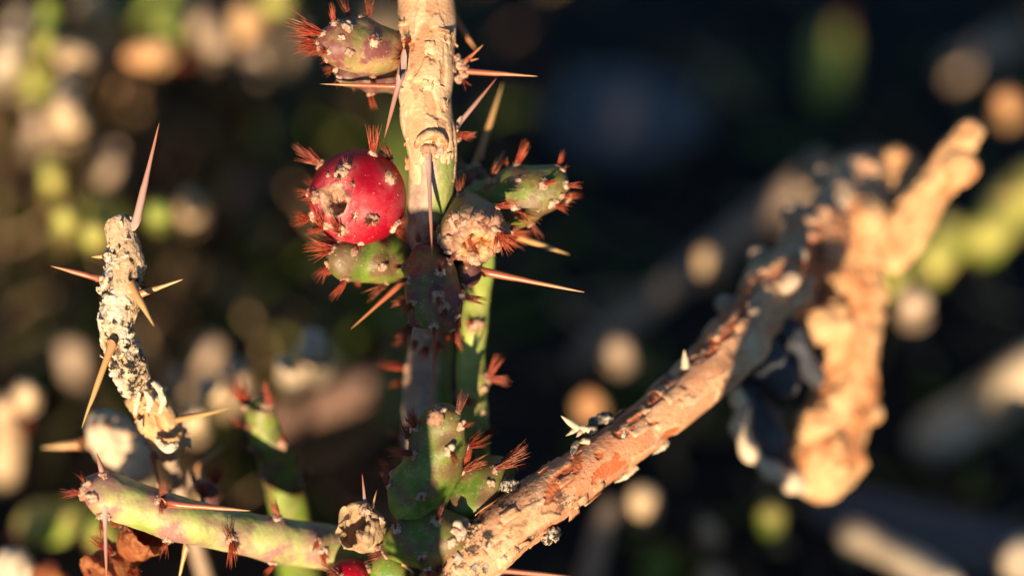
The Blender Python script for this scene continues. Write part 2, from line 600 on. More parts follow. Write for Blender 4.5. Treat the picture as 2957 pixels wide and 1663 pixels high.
def cone(points, radii, ns):
    """tapered bristle/spine through points; returns V, F(quads as tris), u"""
    P = np.asarray(points, float)
    T = nrm(np.gradient(P, axis=0))
    u = nrm(np.cross(T[0], [0.31, 0.9, 0.2]))
    V, U = [], []
    n = len(P)
    for k in range(n):
        u = nrm(u - T[k] * (u @ T[k]))
        w = np.cross(T[k], u)
        for a in range(ns):
            t = 2 * math.pi * a / ns
            V.append(P[k] + radii[k] * (u * math.cos(t) + w * math.sin(t)))
            U.append(k / (n - 1))
    F = []
    for k in range(n - 1):
        for a in range(ns):
            b = (a + 1) % ns
            i = k * ns
            F += [[i + a, i + b, i + ns + b], [i + a, i + ns + b, i + ns + a]]
    return np.array(V), np.array(F), np.array(U)

def tuft_mesh(k, n, spread, thick=0.0145):
    Vs, Fs, Us, b = [], [], [], 0
    for i in range(n):
        a, s = rng.uniform(0, 2 * math.pi), spread * math.sqrt(rng.uniform(0, 1))
        d = nrm(np.array([math.cos(a) * math.sin(s), math.sin(a) * math.sin(s), math.cos(s)]))
        L = rng.choice([rng.uniform(0.25, 0.6), rng.uniform(0.5, 1.0)])
        p0 = np.array([math.cos(a), math.sin(a), 0]) * rng.uniform(0, 0.10)
        p2 = p0 + d * L + rng.normal(0, 0.02, 3)
        p1 = (p0 + p2) / 2 + rng.normal(0, 0.018, 3)
        th = thick * rng.uniform(0.7, 1.4)
        V, F, U = cone([p0, p1, p2], [th, th * 0.8, th * 0.12], 3)
        Vs.append(V); Fs.append(F + b); Us.append(U)
        b += len(V)
    return np_mesh('glochid_tuft', np.vstack(Vs), np.vstack(Fs), {'u': np.concatenate(Us)})

def spine_mesh(k):
    n = 14
    t = np.linspace(0, 1, n)
    bend = np.array([rng.normal(0, 0.012), rng.normal(0, 0.012)])
    P = np.stack([bend[0] * np.sin(t * 3.1) + 0.003 * rng.normal(0, 1, n), bend[1] * np.sin(t * 3.1) + 0.003 * rng.normal(0, 1, n), t], 1)
    R = (1 - t) ** 0.75 * (1 + 0.10 * np.sin(t * 9 + k)) * 1.0 + 0.03
    R[0] *= 1.15
    R[-1] = 0.02
    V, F, U = cone(P, np.ones(n), 10)
    # unit length along z, unit radius across (scaled per spine)
    c = np.repeat(P, 10, 0)
    V = c + (V - c) * np.repeat(R, 10)[:, None]
    return V, F, U

PADS = [pad_mesh(k) for k in range(12)]
TUFTS = {}
for nm, n, sp, mt in (('tight', 46, 0.20, M_gloch), ('fan', 56, 0.46, M_gloch), ('few', 16, 0.5, M_gloch), ('dark', 46, 0.22, M_glochd), ('star', 60, 0.9, M_gloch)):
    TUFTS[nm] = []
    for k in range(6):
        me = tuft_mesh(k, n, sp)
        me.materials.append(mt)
        TUFTS[nm].append(me)
for me in PADS:
    me.materials.append(M_wool)

def quat_z(d):
    return Vector(d).to_track_quat('Z', 'Y')

def idir(dx, dy, z=0.3):        # a direction given on the picture plane (+z towards the viewer)
    l = math.hypot(dx, dy) or 1
    return nrm(RT * dx / l - UP * dy / l - FW * z)

def areole(part, p, n, size_px, squash=1.0):
    r = size_px * 0.64 * pxm(D)
    sp = Quaternion((0, 0, 1), random.uniform(0, 6.28))
    return put('areole', random.choice(PADS), None, part, p - n * r * 0.12, quat_z(n) @ sp, (r, r * random.uniform(0.75, 1.0), r * squash))

def tuft(part, p, d, len_px, kind='tight'):
    L = len_px * random.uniform(0.95, 1.30) * pxm(D)
    q = quat_z(d) @ Quaternion((0, 0, 1), random.uniform(0, 6.28))
    return put('glochid_tuft', random.choice(TUFTS[kind]), None, part, p, q, (L * random.uniform(.9, 1.1), L * random.uniform(.8, 1.05), L))

def spine(part, a, b, r_px, mat=None, curve=0.0):
    """one long spine from world point a to world point b"""
    k = random.randrange(999)
    V, F, U = spine_mesh(k)
    L = np.linalg.norm(b - a)
    r = r_px * pxm(D)
    c = V.copy()
    ax = np.stack([np.zeros_like(U), np.zeros_like(U), V[:, 2]], 1)
    V = np.stack([V[:, 0] * r, V[:, 1] * r, V[:, 2] * L], 1)
    V[:, 0] += curve * L * np.sin(np.clip(c[:, 2], 0, 1) * math.pi / 2) ** 2
    me = np_mesh('spine', V, F, {'u': U})
    return put('spine', me, mat or M_spine, part, a, quat_z(nrm(b - a)))

def dress(s, name, mat, parent, spec=(), label=None, extra=0, bump_h=0.85, sig=1.25, back_only=True, pad=24, tuft_len=60, gap=3.2):
    """choose the areoles of a joint, raise its knobs, link the mesh and set wool pads and bristles on it.
    spec rows: (px, py, pad px, [tufts (dx, dy, len, kind, z)])"""
    rows, pts = [], []
    for row in spec:
        p, n, k = s.hit(row[0], row[1])
        rows.append((k, row))
        pts.append(p)
    nr, ns = s.V.shape[:2]
    tries = 0
    while extra > 0 and tries < 400:
        tries += 1
        k = (rng.integers(int(nr * .05), int(nr * .97)), rng.integers(0, ns))
        p, n = s.V[k], s.N[k]
        if back_only and n @ nrm(CAM - p) > 0.05:
            continue
        if pts and min(np.linalg.norm(p - q) for q in pts) < gap / 1000:
            continue
        rows.append((k, (0, 0, pad * rng.uniform(.8, 1.15), None)))
        pts.append(p.copy())
        extra -= 1
    s.bumps(pts, bump_h, sig)
    s.N = s.normals()
    s.build(name, mat, parent, label)
    for k, row in rows:
        p, n = s.V[k], s.N[k]
        if row[2]:
            areole(s.obj, p, n, row[2])
        tf = row[3] if len(row) > 3 else ()
        if tf is None:
            d = nrm(n + rng.normal(0, 0.25, 3))
            tuft(s.obj, p, d, tuft_len * rng.uniform(.7, 1.1), random.choice(['tight', 'tight', 'fan', 'dark']))
        else:
            for t in tf:
                z = t[4] if len(t) > 4 else 0.35
                tuft(s.obj, p + n * row[2] * pxm(D) * 0.18, idir(t[0], t[1], z), t[2], t[3])
    return s

def flakes(s, n, size=(8, 16), lift=(0.3, 0.9), mat=None, where=None):
    """thin curled sheets of bark that stand off the surface"""
    nr, ns = s.V.shape[:2]
    for _ in range(n):
        i0 = rng.integers(4, nr - size[1] - 4)
        if where is not None:
            i0 = int(np.clip(rng.uniform(*where) * nr, 4, nr - size[1] - 5))
        j0 = rng.integers(0, ns)
        a, b = rng.integers(size[0], size[1]), rng.integers(max(3, size[0] // 2), max(4, size[1] // 2))
        g = 5
        ii = np.clip(i0 + np.round(np.linspace(0, a, g)).astype(int), 0, nr - 1)
        jj = (j0 + np.round(np.linspace(0, b, g)).astype(int)) % ns
        P = s.V[np.ix_(ii, jj)]
        N = s.N[np.ix_(ii, jj)]
        t = np.linspace(0, 1, g)
        side = rng.integers(0, 4)
        tt = [t[:, None] + 0 * t[None], 1 - t[:, None] + 0 * t[None], t[None] + 0 * t[:, None], 1 - t[None] + 0 * t[:, None]][side]
        h = rng.uniform(*lift) * tt ** 2.2 + 0.03 + rng.normal(0, 0.03, (g, g))
        top = P + N * (h * 1e-3)[..., None] + rng.normal(0, 0.00006, P.shape)
        bot = top - N * 0.00006
        V = np.vstack([top.reshape(-1, 3), bot.reshape(-1, 3)])
        o = V.mean(0)
        F = []
        for x in range(g - 1):
            for y in range(g - 1):
                q = [x * g + y, x * g + y + 1, (x + 1) * g + y + 1, (x + 1) * g + y]
                F.append(q)
                F.append([v + g * g for v in q[::-1]])
        rim = [(x, 0) for x in range(g)] + [(g - 1, y) for y in range(1, g)] + [(x, g - 1) for x in range(g - 2, -1, -1)] + [(0, y) for y in range(g - 2, 0, -1)]
        rim = [x * g + y for x, y in rim]
        for k in range(len(rim)):
            c, d = rim[k], rim[(k + 1) % len(rim)]
            F.append([c, d, d + g * g, c + g * g])
        me = np_mesh('bark_flake', V - o, np.array(F), {'flake': np.ones(len(V)) * rng.uniform(.4, 1), 'lichen': np.zeros(len(V))})
        put('bark_flake', me, mat or s.obj.data.materials[0], s.obj, o)

def down(p, r, lean=(0, 0), n=4, r1=None):
    """world points that carry a stem from p down into the soil"""
    out = []
    for k in range(1, n + 1):
        t = k / n
        out.append(('w', np.array([p[0] + lean[0] * t, p[1] + lean[1] * t, p[2] * (1 - t) - 0.006 * t]), r + ((r1 or r) - r) * t))
    return out

def away(p, k=1.0):
    """horizontal reach of a foot that leans back from the viewer"""
    f = p[2] / (HC - p[2]) * k
    return ((p[0] - CAM[0]) * f, (p[1] - CAM[1]) * f)

# ------------------------------------------------------------------ the ground: one sheet with a low bank added unseen behind the camera to shade the soil
def shade_bank(x, y):
    sx, sy = -math.sin(SUN_AZ), -math.cos(SUN_AZ)
    t = x * sx + y * sy
    w = x * math.cos(SUN_AZ) - y * math.sin(SUN_AZ)
    w = w + 0.055               # lateral place of the scene's centre line, sun's view
    crest = 0.197 + 0.021 * sstep(-0.06, 0.05, w)
    prof = np.exp(-((t - 1.25) / 0.28) ** 2)
    far = 0.05 * sstep(1.6, 4.0, t)
    return crest * prof + far * 0.2

def ground_z(x, y):
    p = np.stack([x, y, np.zeros_like(x)], -1)
    near = np.exp(-((x / 0.8) ** 2 + ((y - 0.45) / 0.8) ** 2))
    m = 0.004 * (fbm(p * 14, 3, 5) - 0.5) + near * 0.006 * (fbm(p * 60, 4, 9) - 0.55)
    return m + shade_bank(x, y)

def build_ground():
    def axis(c, fine, n1, far, n2):
        a = np.linspace(c - fine, c + fine, n1)
        g = fine * (far / fine) ** (np.arange(1, n2 + 1) / n2)
        return np.concatenate([(c - g)[::-1], a, c + g])
    xs = axis(0.0, 0.32, 200, 120, 60)
    ys = axis(0.45, 0.32, 200, 120, 60)
    # a fine band where the bank lies
    ys = np.unique(np.concatenate([ys, np.linspace(-2.2, 0.1, 120)]))
    xs = np.unique(np.concatenate([xs, np.linspace(-1.2, 1.2, 80)]))
    X, Y = np.meshgrid(xs, ys, indexing='ij')
    Z = ground_z(X, Y)
    V = np.stack([X, Y, Z], -1).reshape(-1, 3)
    nx, ny = X.shape
    i, j = np.meshgrid(np.arange(nx - 1), np.arange(ny - 1), indexing='ij')
    k = i * ny + j
    F = np.stack([k, k + ny, k + ny + 1, k + 1], -1).reshape(-1, 4)
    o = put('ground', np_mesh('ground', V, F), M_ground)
    o['kind'] = 'structure'
build_ground()

def build_gravel():
    V0, F0 = ICO2[0], ICO2[1]
    Vs, Fs, b = [], [], 0
    for i in range(2600):
        x, y = rng.uniform(-0.36, 0.36), rng.uniform(0.22, 0.95)
        r = rng.uniform(0.0012, 0.0042) * (1.6 if rng.uniform() < 0.08 else 1)
        n = vnoise(V0 * 1.4 + i * 3.7, 3)
        V = V0 * (0.7 + 0.6 * n)[:, None] * r * np.array([1, rng.uniform(.6, 1), rng.uniform(.45, .8)])
        a = rng.uniform(0, 6.28)
        V = V @ np.array([[math.cos(a), math.sin(a), 0], [-math.sin(a), math.cos(a), 0], [0, 0, 1]])
        z = float(ground_z(np.array([x]), np.array([y]))[0])
        Vs.append(V + np.array([x, y, z + r * 0.2]))
        Fs.append(F0 + b)
        b += len(V0)
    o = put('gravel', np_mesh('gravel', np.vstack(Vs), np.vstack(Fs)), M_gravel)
    tag(o, 'dark gravel and grit scattered over the shaded soil', 'gravel')
    o['kind'] = 'stuff'
build_gravel()

def build_litter():
    # broken twig chips and dry leaf bits lying about, too many to count
    Vs, Fs, Ts, b = [], [], [], 0
    for i in range(900):
        x, y = rng.uniform(-0.30, 0.30), rng.uniform(0.30, 0.80)
        L, w = rng.uniform(0.003, 0.011), rng.uniform(0.0006, 0.0017)
        a, e = rng.uniform(0, 6.28), rng.uniform(-0.1, 0.75)
        d = np.array([math.cos(a) * math.cos(e), math.sin(a) * math.cos(e), math.sin(e)])
        z = float(ground_z(np.array([x]), np.array([y]))[0])
        p0 = np.array([x, y, z])
        V, F, U = cone([p0 - d * .001, p0 + d * L * .5 + rng.normal(0, L * .06, 3), p0 + d * L], [w, w * .95, w * .6], 5)
        Vs.append(V); Fs.append(F + b); Ts.append(np.full(len(V), rng.uniform()))
        b += len(V)
    m, nt, bs = material('litter_chips')
    t = attr(nt, 'tone')
    r = nd(nt, 'ShaderNodeValToRGB')
    e_ = r.color_ramp.elements
    e_[0].color, e_[1].color = (0.06, 0.035, 0.02, 1), (0.42, 0.29, 0.16, 1)
    for pos, c in ((0.35, (0.16, 0.09, 0.05, 1)), (0.55, (0.10, 0.12, 0.02, 1)), (0.75, (0.20, 0.17, 0.04, 1))):
        e_.new(pos).color = c
    nt.links.new(t, r.inputs[0])
    finish(nt, bs, r.outputs[0], 0.85, spec=0.2)
    o = put('litter', np_mesh('litter', np.vstack(Vs), np.vstack(Fs), {'tone': np.concatenate(Ts)}), m)
    tag(o, 'broken twig chips and dry leaf bits strewn over the soil', 'litter')
    o['kind'] = 'stuff'
build_litter()

def build_undergrowth():
    # a tangle of thin dry and green stems that reads as one mass
    Vs, Fs, Ts, b = [], [], [], 0
    for i in range(520):
        left = rng.uniform() < 0.86
        px, py = (rng.uniform(-200, 1150), rng.uniform(-150, 1500)) if left else (rng.uniform(1150, 3100), rng.uniform(-150, 1700))
        p0 = ground_at(px, py, 0)
        L = rng.uniform(0.008, 0.034)
        a, e = rng.uniform(0, 6.28), rng.uniform(0.05, 0.9) if left else rng.uniform(0.0, 0.6)
        d = np.array([math.cos(a) * math.cos(e), math.sin(a) * math.cos(e), math.sin(e)])
        w = rng.uniform(0.0005, 0.0013)
        k = 5
        P = np.array([p0 + d * L * t + np.array([0, 0, -0.001]) for t in np.linspace(0, 1, k)])
        P += np.cumsum(rng.normal(0, L * .05, (k, 3)), 0)
        P[:, 2] = np.maximum(P[:, 2], 0.0005)
        V, F, U = cone(P, np.linspace(w, w * .55, k) * rng.uniform(.75, 1.3, k), 6)
        tone = rng.uniform(0, 1)
        Vs.append(V); Fs.append(F + b); Ts.append(np.full(len(V), tone))
        b += len(V)
    m, nt, bs = material('undergrowth_stems')
    r = nd(nt, 'ShaderNodeValToRGB')
    e_ = r.color_ramp.elements
    e_[0].color, e_[1].color = (0.10, 0.06, 0.035, 1), (0.50, 0.34, 0.19, 1)
    for pos, c in ((0.3, (0.24, 0.14, 0.08, 1)), (0.45, (0.07, 0.13, 0.01, 1)), (0.62, (0.16, 0.24, 0.02, 1)), (0.74, (0.30, 0.19, 0.11, 1))):
        e_.new(pos).color = c
    nt.links.new(attr(nt, 'tone'), r.inputs[0])
    finish(nt, bs, r.outputs[0], 0.8, spec=0.2)
    o = put('undergrowth', np_mesh('undergrowth', np.vstack(Vs), np.vstack(Fs), {'tone': np.concatenate(Ts)}), m)
    tag(o, 'tangle of thin dry and green stems low over the soil', 'undergrowth')
    o['kind'] = 'stuff'
build_undergrowth()

# ------------------------------------------------------------------ surface relief
def rel_green(s):
    q = s.q
    return 0.35 * (fbm(q * 0.35, 2, 21) - 0.5) + 0.10 * (fbm(q * 1.6, 3, 22) - 0.5)

def rel_plates(amp=0.35, sc=0.32, seed=31, lichen=None, fine=0.16):
    def f(s):
        q = s.q * np.array([1, 1, 0.45])
        warp = (fbm(q * 0.8, 3, seed + 7)[..., None] - 0.5) * 2.2
        n1 = fbm((q + warp) * sc, 4, seed)
        n2 = fbm((q + warp) * sc * 1.9 + 31, 4, seed + 3)
        a, b = sstep(0.47, 0.50, n1), sstep(0.50, 0.53, n2)
        s.A['flake'] = np.clip(0.65 * a + 0.45 * b, 0, 1)
        s.A['lichen'] = lichen(s) if lichen else np.zeros_like(n1)
        return amp * (a - 0.5) + amp * 0.6 * b + 0.55 * (fbm(s.q * 0.22, 2, seed + 1) - 0.5) + fine * (fbm(s.q * 2.6, 4, seed + 2) - 0.5)
    return f

def rel_gnarl(seed, k=1.0):
    p = rel_plates(0.45, 0.24, seed, None, 0.3)
    def f(s):
        return p(s) + k * (3.4 * (fbm(s.q * np.array([0.14, 0.14, 0.11]), 3, seed + 40) - 0.5) + 1.5 * (fbm(s.q * 0.45, 3, seed + 41) - 0.5))
    return f

def rel_crust(seed=51):
    def f(s):
        q = s.q
        f1, f2, cid = worley(q * 0.62 + 0.35 * fbm(q * 1.1, 3, seed)[..., None], seed)
        g1, g2, c2 = worley(q * 1.9, seed + 9)
        gap = sstep(0.02, 0.22, f2 - f1)
        bare = sstep(0.46, 0.54, fbm(q * np.array([0.32, 0.32, 0.20]) + 5, 3, seed + 21))
        s.A['bare'] = bare
        s.A['cell'] = cid
        li = sstep(0.56, 0.64, fbm(q * 0.30, 3, seed + 4))
        s.A['lichen'] = li
        return (1 - 0.85 * bare) * (0.75 * (cid - 0.45) * gap + 0.35 * (0.5 - f1) + 0.22 * (0.5 - g1)) + 0.25 * bare * (fbm(q * np.array([2.6, 2.6, 0.5]), 3, seed + 22) - 0.5) + 0.12 * (fbm(q * 4, 4, seed + 5) - 0.5) + 0.6 * (fbm(q * 0.25, 2, seed + 6) - 0.5) - 0.5 * li
    return f

# ------------------------------------------------------------------ the upright cholla with its joints and fruits
base_main = at(1240, 1660, 14).copy()
base_main[2] = 0.0
cactus = thing('cholla_cactus', 'upright spiny cholla with a tan papery stem, green joints and a round red fruit', 'cactus', base_main)

# upper stem in tan papery bark
st = tube([(1230, -90, 80, 9), (1233, 0, 80, 8), (1236, 70, 79, 7), (1231, 140, 75, 6), (1231, 210, 75, 5), (1226, 260, 73, 4.5), (1228, 300, 68, 4), (1234, 350, 69, 4), (1246, 392, 69.5, 4), (1249, 425, 67.5, 4.4), (1249, 465, 65, 4.8), (1248, 505, 61.5, 5.3), (1244, 560, 52, 6.4)],
          nseg=150, step=0.09, disp=rel_plates(0.30, 0.17, 31, fine=0.07))
st.A['near'] = np.zeros(st.V.shape[:2])
st.build('stem', M_stem, cactus, 'tan stem in peeling papery bark')
flakes(st, 34, (10, 26), (0.15, 0.7), M_stem)
def on(s, px, py, out=0.0):
    p, n, k = s.hit(px, py)
    return p + n * out * 1e-3, n
# scar: arched lip over a pale woolly pad
arch = [on(st, x, y, 0.15)[0] for x, y in ((1200, 428), (1212, 408), (1230, 394), (1250, 390), (1270, 396), (1284, 412), (1288, 430))]
sc = tube([('w', p, r) for p, r in zip(arch, (3e-4, 5e-4, 6e-4, 6.5e-4, 6e-4, 5e-4, 3e-4))], 20, 0.12, rel_plates(0.12, 0.5, 77))
sc.build('bark_ridge', M_stem, st.obj)
for x, y, r in ((1245, 430, 34), (1220, 432, 26), (1272, 436, 27), (1236, 452, 26), (1262, 450, 22), (1208, 420, 16)):
    p, n = on(st, x, y)
    areole(st.obj, p, n, r, 0.8)
p, n = on(st, 1250, 410)
tuft(st.obj, p - n * 0.0003, idir(0.1, 1, 1.6), 26, 'dark')  # dark bristles stand in for the dark of the hole under the lip
# knob and spines on the upper stem
for x, y, r in ((1332, 190, 30), (1340, 214, 28), (1326, 228, 26), (1344, 200, 22), (1322, 168, 24)):
    p = at(x, y, 5)
    areole(st.obj, p, idir(1, 0.1, 0.5), r, 1.2)
spine(st.obj, at(1338, 206, 5), at(1553, 221, 3), 10)
spine(st.obj, at(1334, 186, 5), at(1396, 130, 5), 8)
spine(st.obj, at(1336, 180, 7), at(1382, 170, 6), 6)
tuft(st.obj, at(1338, 232, 5), idir(0.5, 1), 38, 'few')
spine(st.obj, at(1296, 30, 15), at(1374, 144, 17), 15, M_spine)
spine(st.obj, at(1156, 250, 3), at(924, 243, 2), 8.5)
spine(st.obj, at(1164, 190, 0), at(1110, 400, -1), 11, M_spinep)
spine(st.obj, at(1318, 366, 4), at(1434, 226, 6), 9, M_spinep)
for x, y in ((1322, 384), (1326, 400), (1318, 372)):
    areole(st.obj, at(x, y, 4), idir(1, 0, 0.4), 20)
tuft(st.obj, at(1322, 386, 3.5), idir(1, 0.05), 66, 'tight')
tuft(st.obj, at(1322, 392, 3.5), idir(1, 0.2), 52, 'tight')
for x, y, a, b in ((1162, 150, -0.6, -0.7), (1176, 172, 0.1, 0.9), (1186, 118, -0.9, -0.2), (1170, 165, -0.8, 0.5)):
    p, n = on(st, x, y)
    tuft(st.obj, p, nrm(n + idir(a, b)), 55, 'fan')
areole(st.obj, *on(st, 1160, 258), 16)

# lower stem, half green and half greyed
def rel_low(s):
    q = s.q * np.array([1, 1, 0.3])
    return 0.5 * (fbm(q * 0.3, 3, 61) - 0.5) + 0.22 * (fbm(q * 1.6, 4, 62) - 0.5)
lw = tube([(1246, 350, 55, 4.6), (1250, 410, 66, 4.6), (1251, 455, 67, 4.6), (1248, 520, 64, 5.4), (1241, 600, 63, 7), (1237, 690, 66, 9.5), (1240, 780, 64, 12.5), (1243, 900, 62, 16), (1244, 1000, 63, 18.5), (1236, 1090, 65, 20), (1232, 1180, 70, 21), (1236, 1300, 72, 20), (1240, 1420, 74, 18), (1240, 1540, 78, 16), (1240, 1660, 82, 14)]
          + down(at(1240, 1660, 14), 82 * pxm(D), (0.004, 0.012), 4, 0.0065), nseg=110, step=0.15, disp=rel_low)
x_, y_, _ = project(lw.V)
sd = (x_ - 1246) / 65
wv = fbm(lw.q * np.array([0.5, 0.5, 0.25]), 3, 66) - 0.5
lw.A['woody'] = np.clip(1 - sstep(-0.15, 0.35, sd + wv * 1.5 - 0.25 * sstep(600, 700, y_)), 0, 1)
dress(lw, 'lower_stem', M_lower, cactus, [
    (1178, 1062, 26, [(-1, -0.15, 75, 'tight')]), (1172, 1104, 24, [(-1, 0.15, 60, 'dark')]), (1196, 1088, 20, []),
    (1190, 850, 20, [(-1, 0.3, 50, 'dark')])], 'greying lower stem, half still green', extra=16, bump_h=0.3)
spine(lw.obj, on(lw, 1238, 452, 0.5)[0], at(1248, 745, -4), 9, M_spinep)
spine(lw.obj, at(1258, 960, 13), at(1246, 1190, 10), 8, M_spine)
spine(lw.obj, at(1172, 806, 8), at(1013, 950, 6), 9)

# unseen sprig added below the view to shade the middle of the stem
def shade_pt(px, py, dz, k):
    return at(px, py, dz) + SUN * k
sh_path = [('w', np.array([base_main[0] - 0.001, base_main[1] - 0.004, 0.020]), 0.0042)]
top = [shade_pt(1262, 1390, 8, 0.135), shade_pt(1222, 1270, 12, 0.135), shade_pt(1250, 1130, 14, 0.135), shade_pt(1226, 960, 12, 0.135), shade_pt(1250, 810, 5, 0.135), shade_pt(1240, 690, 6, 0.135), shade_pt(1236, 590, 5, 0.135)]
mid = (sh_path[0][1] + top[0]) / 2 + np.array([0, -0.01, -0.012])
sh_path += [('w', mid, 0.0042), ('w', top[0], 0.0030), ('w', top[1], 0.0040), ('w', top[2], 0.0032), ('w', top[3], 0.0038), ('w', top[4], 0.0048), ('w', top[5], 0.0044), ('w', top[6], 0.0034)]
shd = tube(sh_path, 48, 0.3, rel_green)
dress(shd, 'joint', M_green, cactus, (), 'long green branch added out of view to shade the stem', extra=44, back_only=False, bump_h=1.3, sig=1.7)

# fruit: ripe red
def fruit_prof(rim=0.46, cup=0.45):
    out = [(-1.0, 0.02), (-0.99, 0.16), (-0.90, 0.44), (-0.70, 0.71), (-0.40, 0.92), (0.0, 1.0), (0.35, 0.94), (0.62, 0.78), (0.80, 0.60), (0.88, rim)]
    return out + [(0.885, rim * 0.86), (0.82, rim * 0.76), (0.70, rim * 0.70), (0.88 - cup, rim * 0.62), (0.84 - cup, rim * 0.4), (0.83 - cup, 0.02)]
RF = at(1035, 571, 5)
def rel_fruit(s):
    e = sstep(0.73, 0.80, s.A['u'])
    return 0.7 * (fbm(s.q * 0.13, 2, 91) - 0.5) + 0.05 * (fbm(s.q * 1.5, 3, 92) - 0.5) + e * 1.3 * (fbm(s.q * 0.75, 3, 93) - 0.45)
ax_rf = idir(-0.60, 0.12, 1.55)
rf = revolve(RF, ax_rf, 143 * pxm(D), fruit_prof(0.34, 0.40), 190, 190, 0.94, rel_fruit)
uu = rf.A['u']
rf.A['dry'] = sstep(0.785, 0.81, uu + 0.05 * (fbm(rf.q * 0.9, 3, 95) - 0.5))
AR = [(989, 505, 34, [(-0.2, 1, 40, 'dark', 0.9)]), (999, 484, 20, [(-0.15, -1, 44, 'few')]), (1125, 516, 31, [(0.4, -0.5, 34, 'dark', 1.3)]), (1072, 628, 31, [(-0.7, 0.5, 46, 'dark', 0.8), (0.2, 1, 40, 'few')]),
      (985, 662, 32, [(-0.6, -0.8, 62, 'fan', 1.0), (-0.2, 1, 46, 'few')]), (1140, 652, 26, [(0.65, 1, 66, 'tight')]), (912, 566, 30, [(-1, -0.1, 40, 'few')]), (921, 470, 26, [(-1, -0.75, 84, 'tight', 0.1), (-1, -0.4, 70, 'tight', 0.1)]),
      (1074, 446, 22, [(0.02, -1, 88, 'tight', 0.1)]), (1133, 462, 14, [(-0.5, -1, 62, 'dark', 0.2)]), (900, 628, 27, [(-1, 0.1, 62, 'fan'), (-1, 0.35, 70, 'tight')]), (982, 702, 30, [(-1, 0.1, 96, 'tight', .2), (-0.35, 1, 92, 'fan', .2), (-0.9, -0.35, 72, 'tight')]),
      (884, 556, 16, [(-1, 0.0, 46, 'few', 0.1)]), (938, 650, 26, [(-0.5, -0.9, 66, 'fan', 0.8), (-1, 0.5, 60, 'tight')]), (1040, 700, 16, [(0.2, 1, 30, 'few')])]
bl = np.zeros_like(uu)
for r in AR[:5] + AR[10:12] + AR[13:14]:
    p = rf.hit(r[0], r[1])[0]
    bl = np.maximum(bl, np.exp(-np.sum((rf.V - p) ** 2, -1) * 1e6 / (2 * 1.1 ** 2)))
sc_ = at(958, 640, -2)
bl = np.maximum(bl, 0.9 * np.exp(-np.sum((rf.V - sc_) ** 2, -1) * 1e6 / (2 * 3.0 ** 2)))
bl = np.maximum(bl, sstep(0.715, 0.80, uu) * 0.85)
rf.A['bloom'] = bl
AR = [(a, b, c * 1.22, t) for a, b, c, t in AR]
dress(rf, 'fruit', M_red, cactus, AR, 'ripe round red fruit', extra=12, bump_h=0.25, sig=1.0, pad=26)
# lumpy dried rim of the fruit's hollow
rimr = np.argmin(np.abs(uu[:, 0] - 0.745))
for j in range(0, 190, 38):
    p, n = rf.V[rimr, j], rf.N[rimr, j]
    areole(rf.obj, p, nrm(n + ax_rf), 13 + 9 * random.random(), 0.9)
    if random.random() < 0.6:
        tuft(rf.obj, p, nrm(ax_rf * 0.6 + n + rng.normal(0, .4, 3)), 46, 'few')

# fruit: spent one with an open torn cup
PF = at(1364, 655, 3)
ax_pf = idir(0.16, 0.62, 1.05)
pp = [(-1.35, 0.02), (-1.30, 0.18), (-1.0, 0.45), (-0.6, 0.72), (-0.2, 0.92), (0.2, 1.0), (0.5, 0.98), (0.72, 0.86), (0.84, 0.66), (0.80, 0.50), (0.66, 0.42), (0.45, 0.38), (0.25, 0.32), (0.15, 0.18), (0.13, 0.02)]
def rel_pod(s):
    e = sstep(0.50, 0.66, s.A['u']) * (1 - 0.6 * sstep(0.8, 0.9, s.A['u']))
    return 0.7 * (fbm(s.q * 0.16, 2, 191) - 0.5) + 0.12 * (fbm(s.q * 1.2, 3, 192) - 0.5) + e * 3.4 * (fbm(s.q * 0.55, 3, 193) - 0.5)
pf = revolve(PF, ax_pf, 96 * pxm(D), pp, 170, 170, 1.0, rel_pod)
pu = pf.A['u']
pf.A['dry'] = sstep(0.70, 0.76, pu)
pf.A['bloom'] = 0.85 * sstep(0.46, 0.62, pu + 0.2 * (fbm(pf.q * 0.5, 3, 195) - 0.5))
dress(pf, 'fruit', M_pod, cactus, [
    (1331, 566, 25, [(0.05, -1, 62, 'dark', 0.1), (-0.3, -1, 46, 'dark', .1)]), (1316, 640, 42, [(-0.5, -1, 30, 'few', .5), (0.6, 0.8, 34, 'fan', .9)]), (1387, 636, 44, [(0.9, 0.8, 60, 'few', 0.5)]), (1270, 690, 26, [(-0.5, 0.7, 44, 'dark')]),
    (1440, 672, 34, [(0.8, 1, 76, 'tight', .2), (0.1, 1, 60, 'fan', .2), (1, 0.55, 84, 'tight', .2)]), (1366, 742, 40, [(0, 0.4, 40, 'star', 1.5)]), (1430, 600, 24, [(1, -0.15, 66, 'tight', .3)]), (1420, 726, 26, []), (1300, 725, 20, [])], 'spent plum-brown fruit with an open torn cup', extra=8, bump_h=0.35, sig=1.1)
rimr = np.argmin(np.abs(pu[:, 0] - 0.63))
for j in range(0, 170, 24):
    p, n = pf.V[rimr, j], pf.N[rimr, j]
    areole(pf.obj, p, nrm(n + ax_pf * .6), 14 + 14 * random.random(), 1.1)

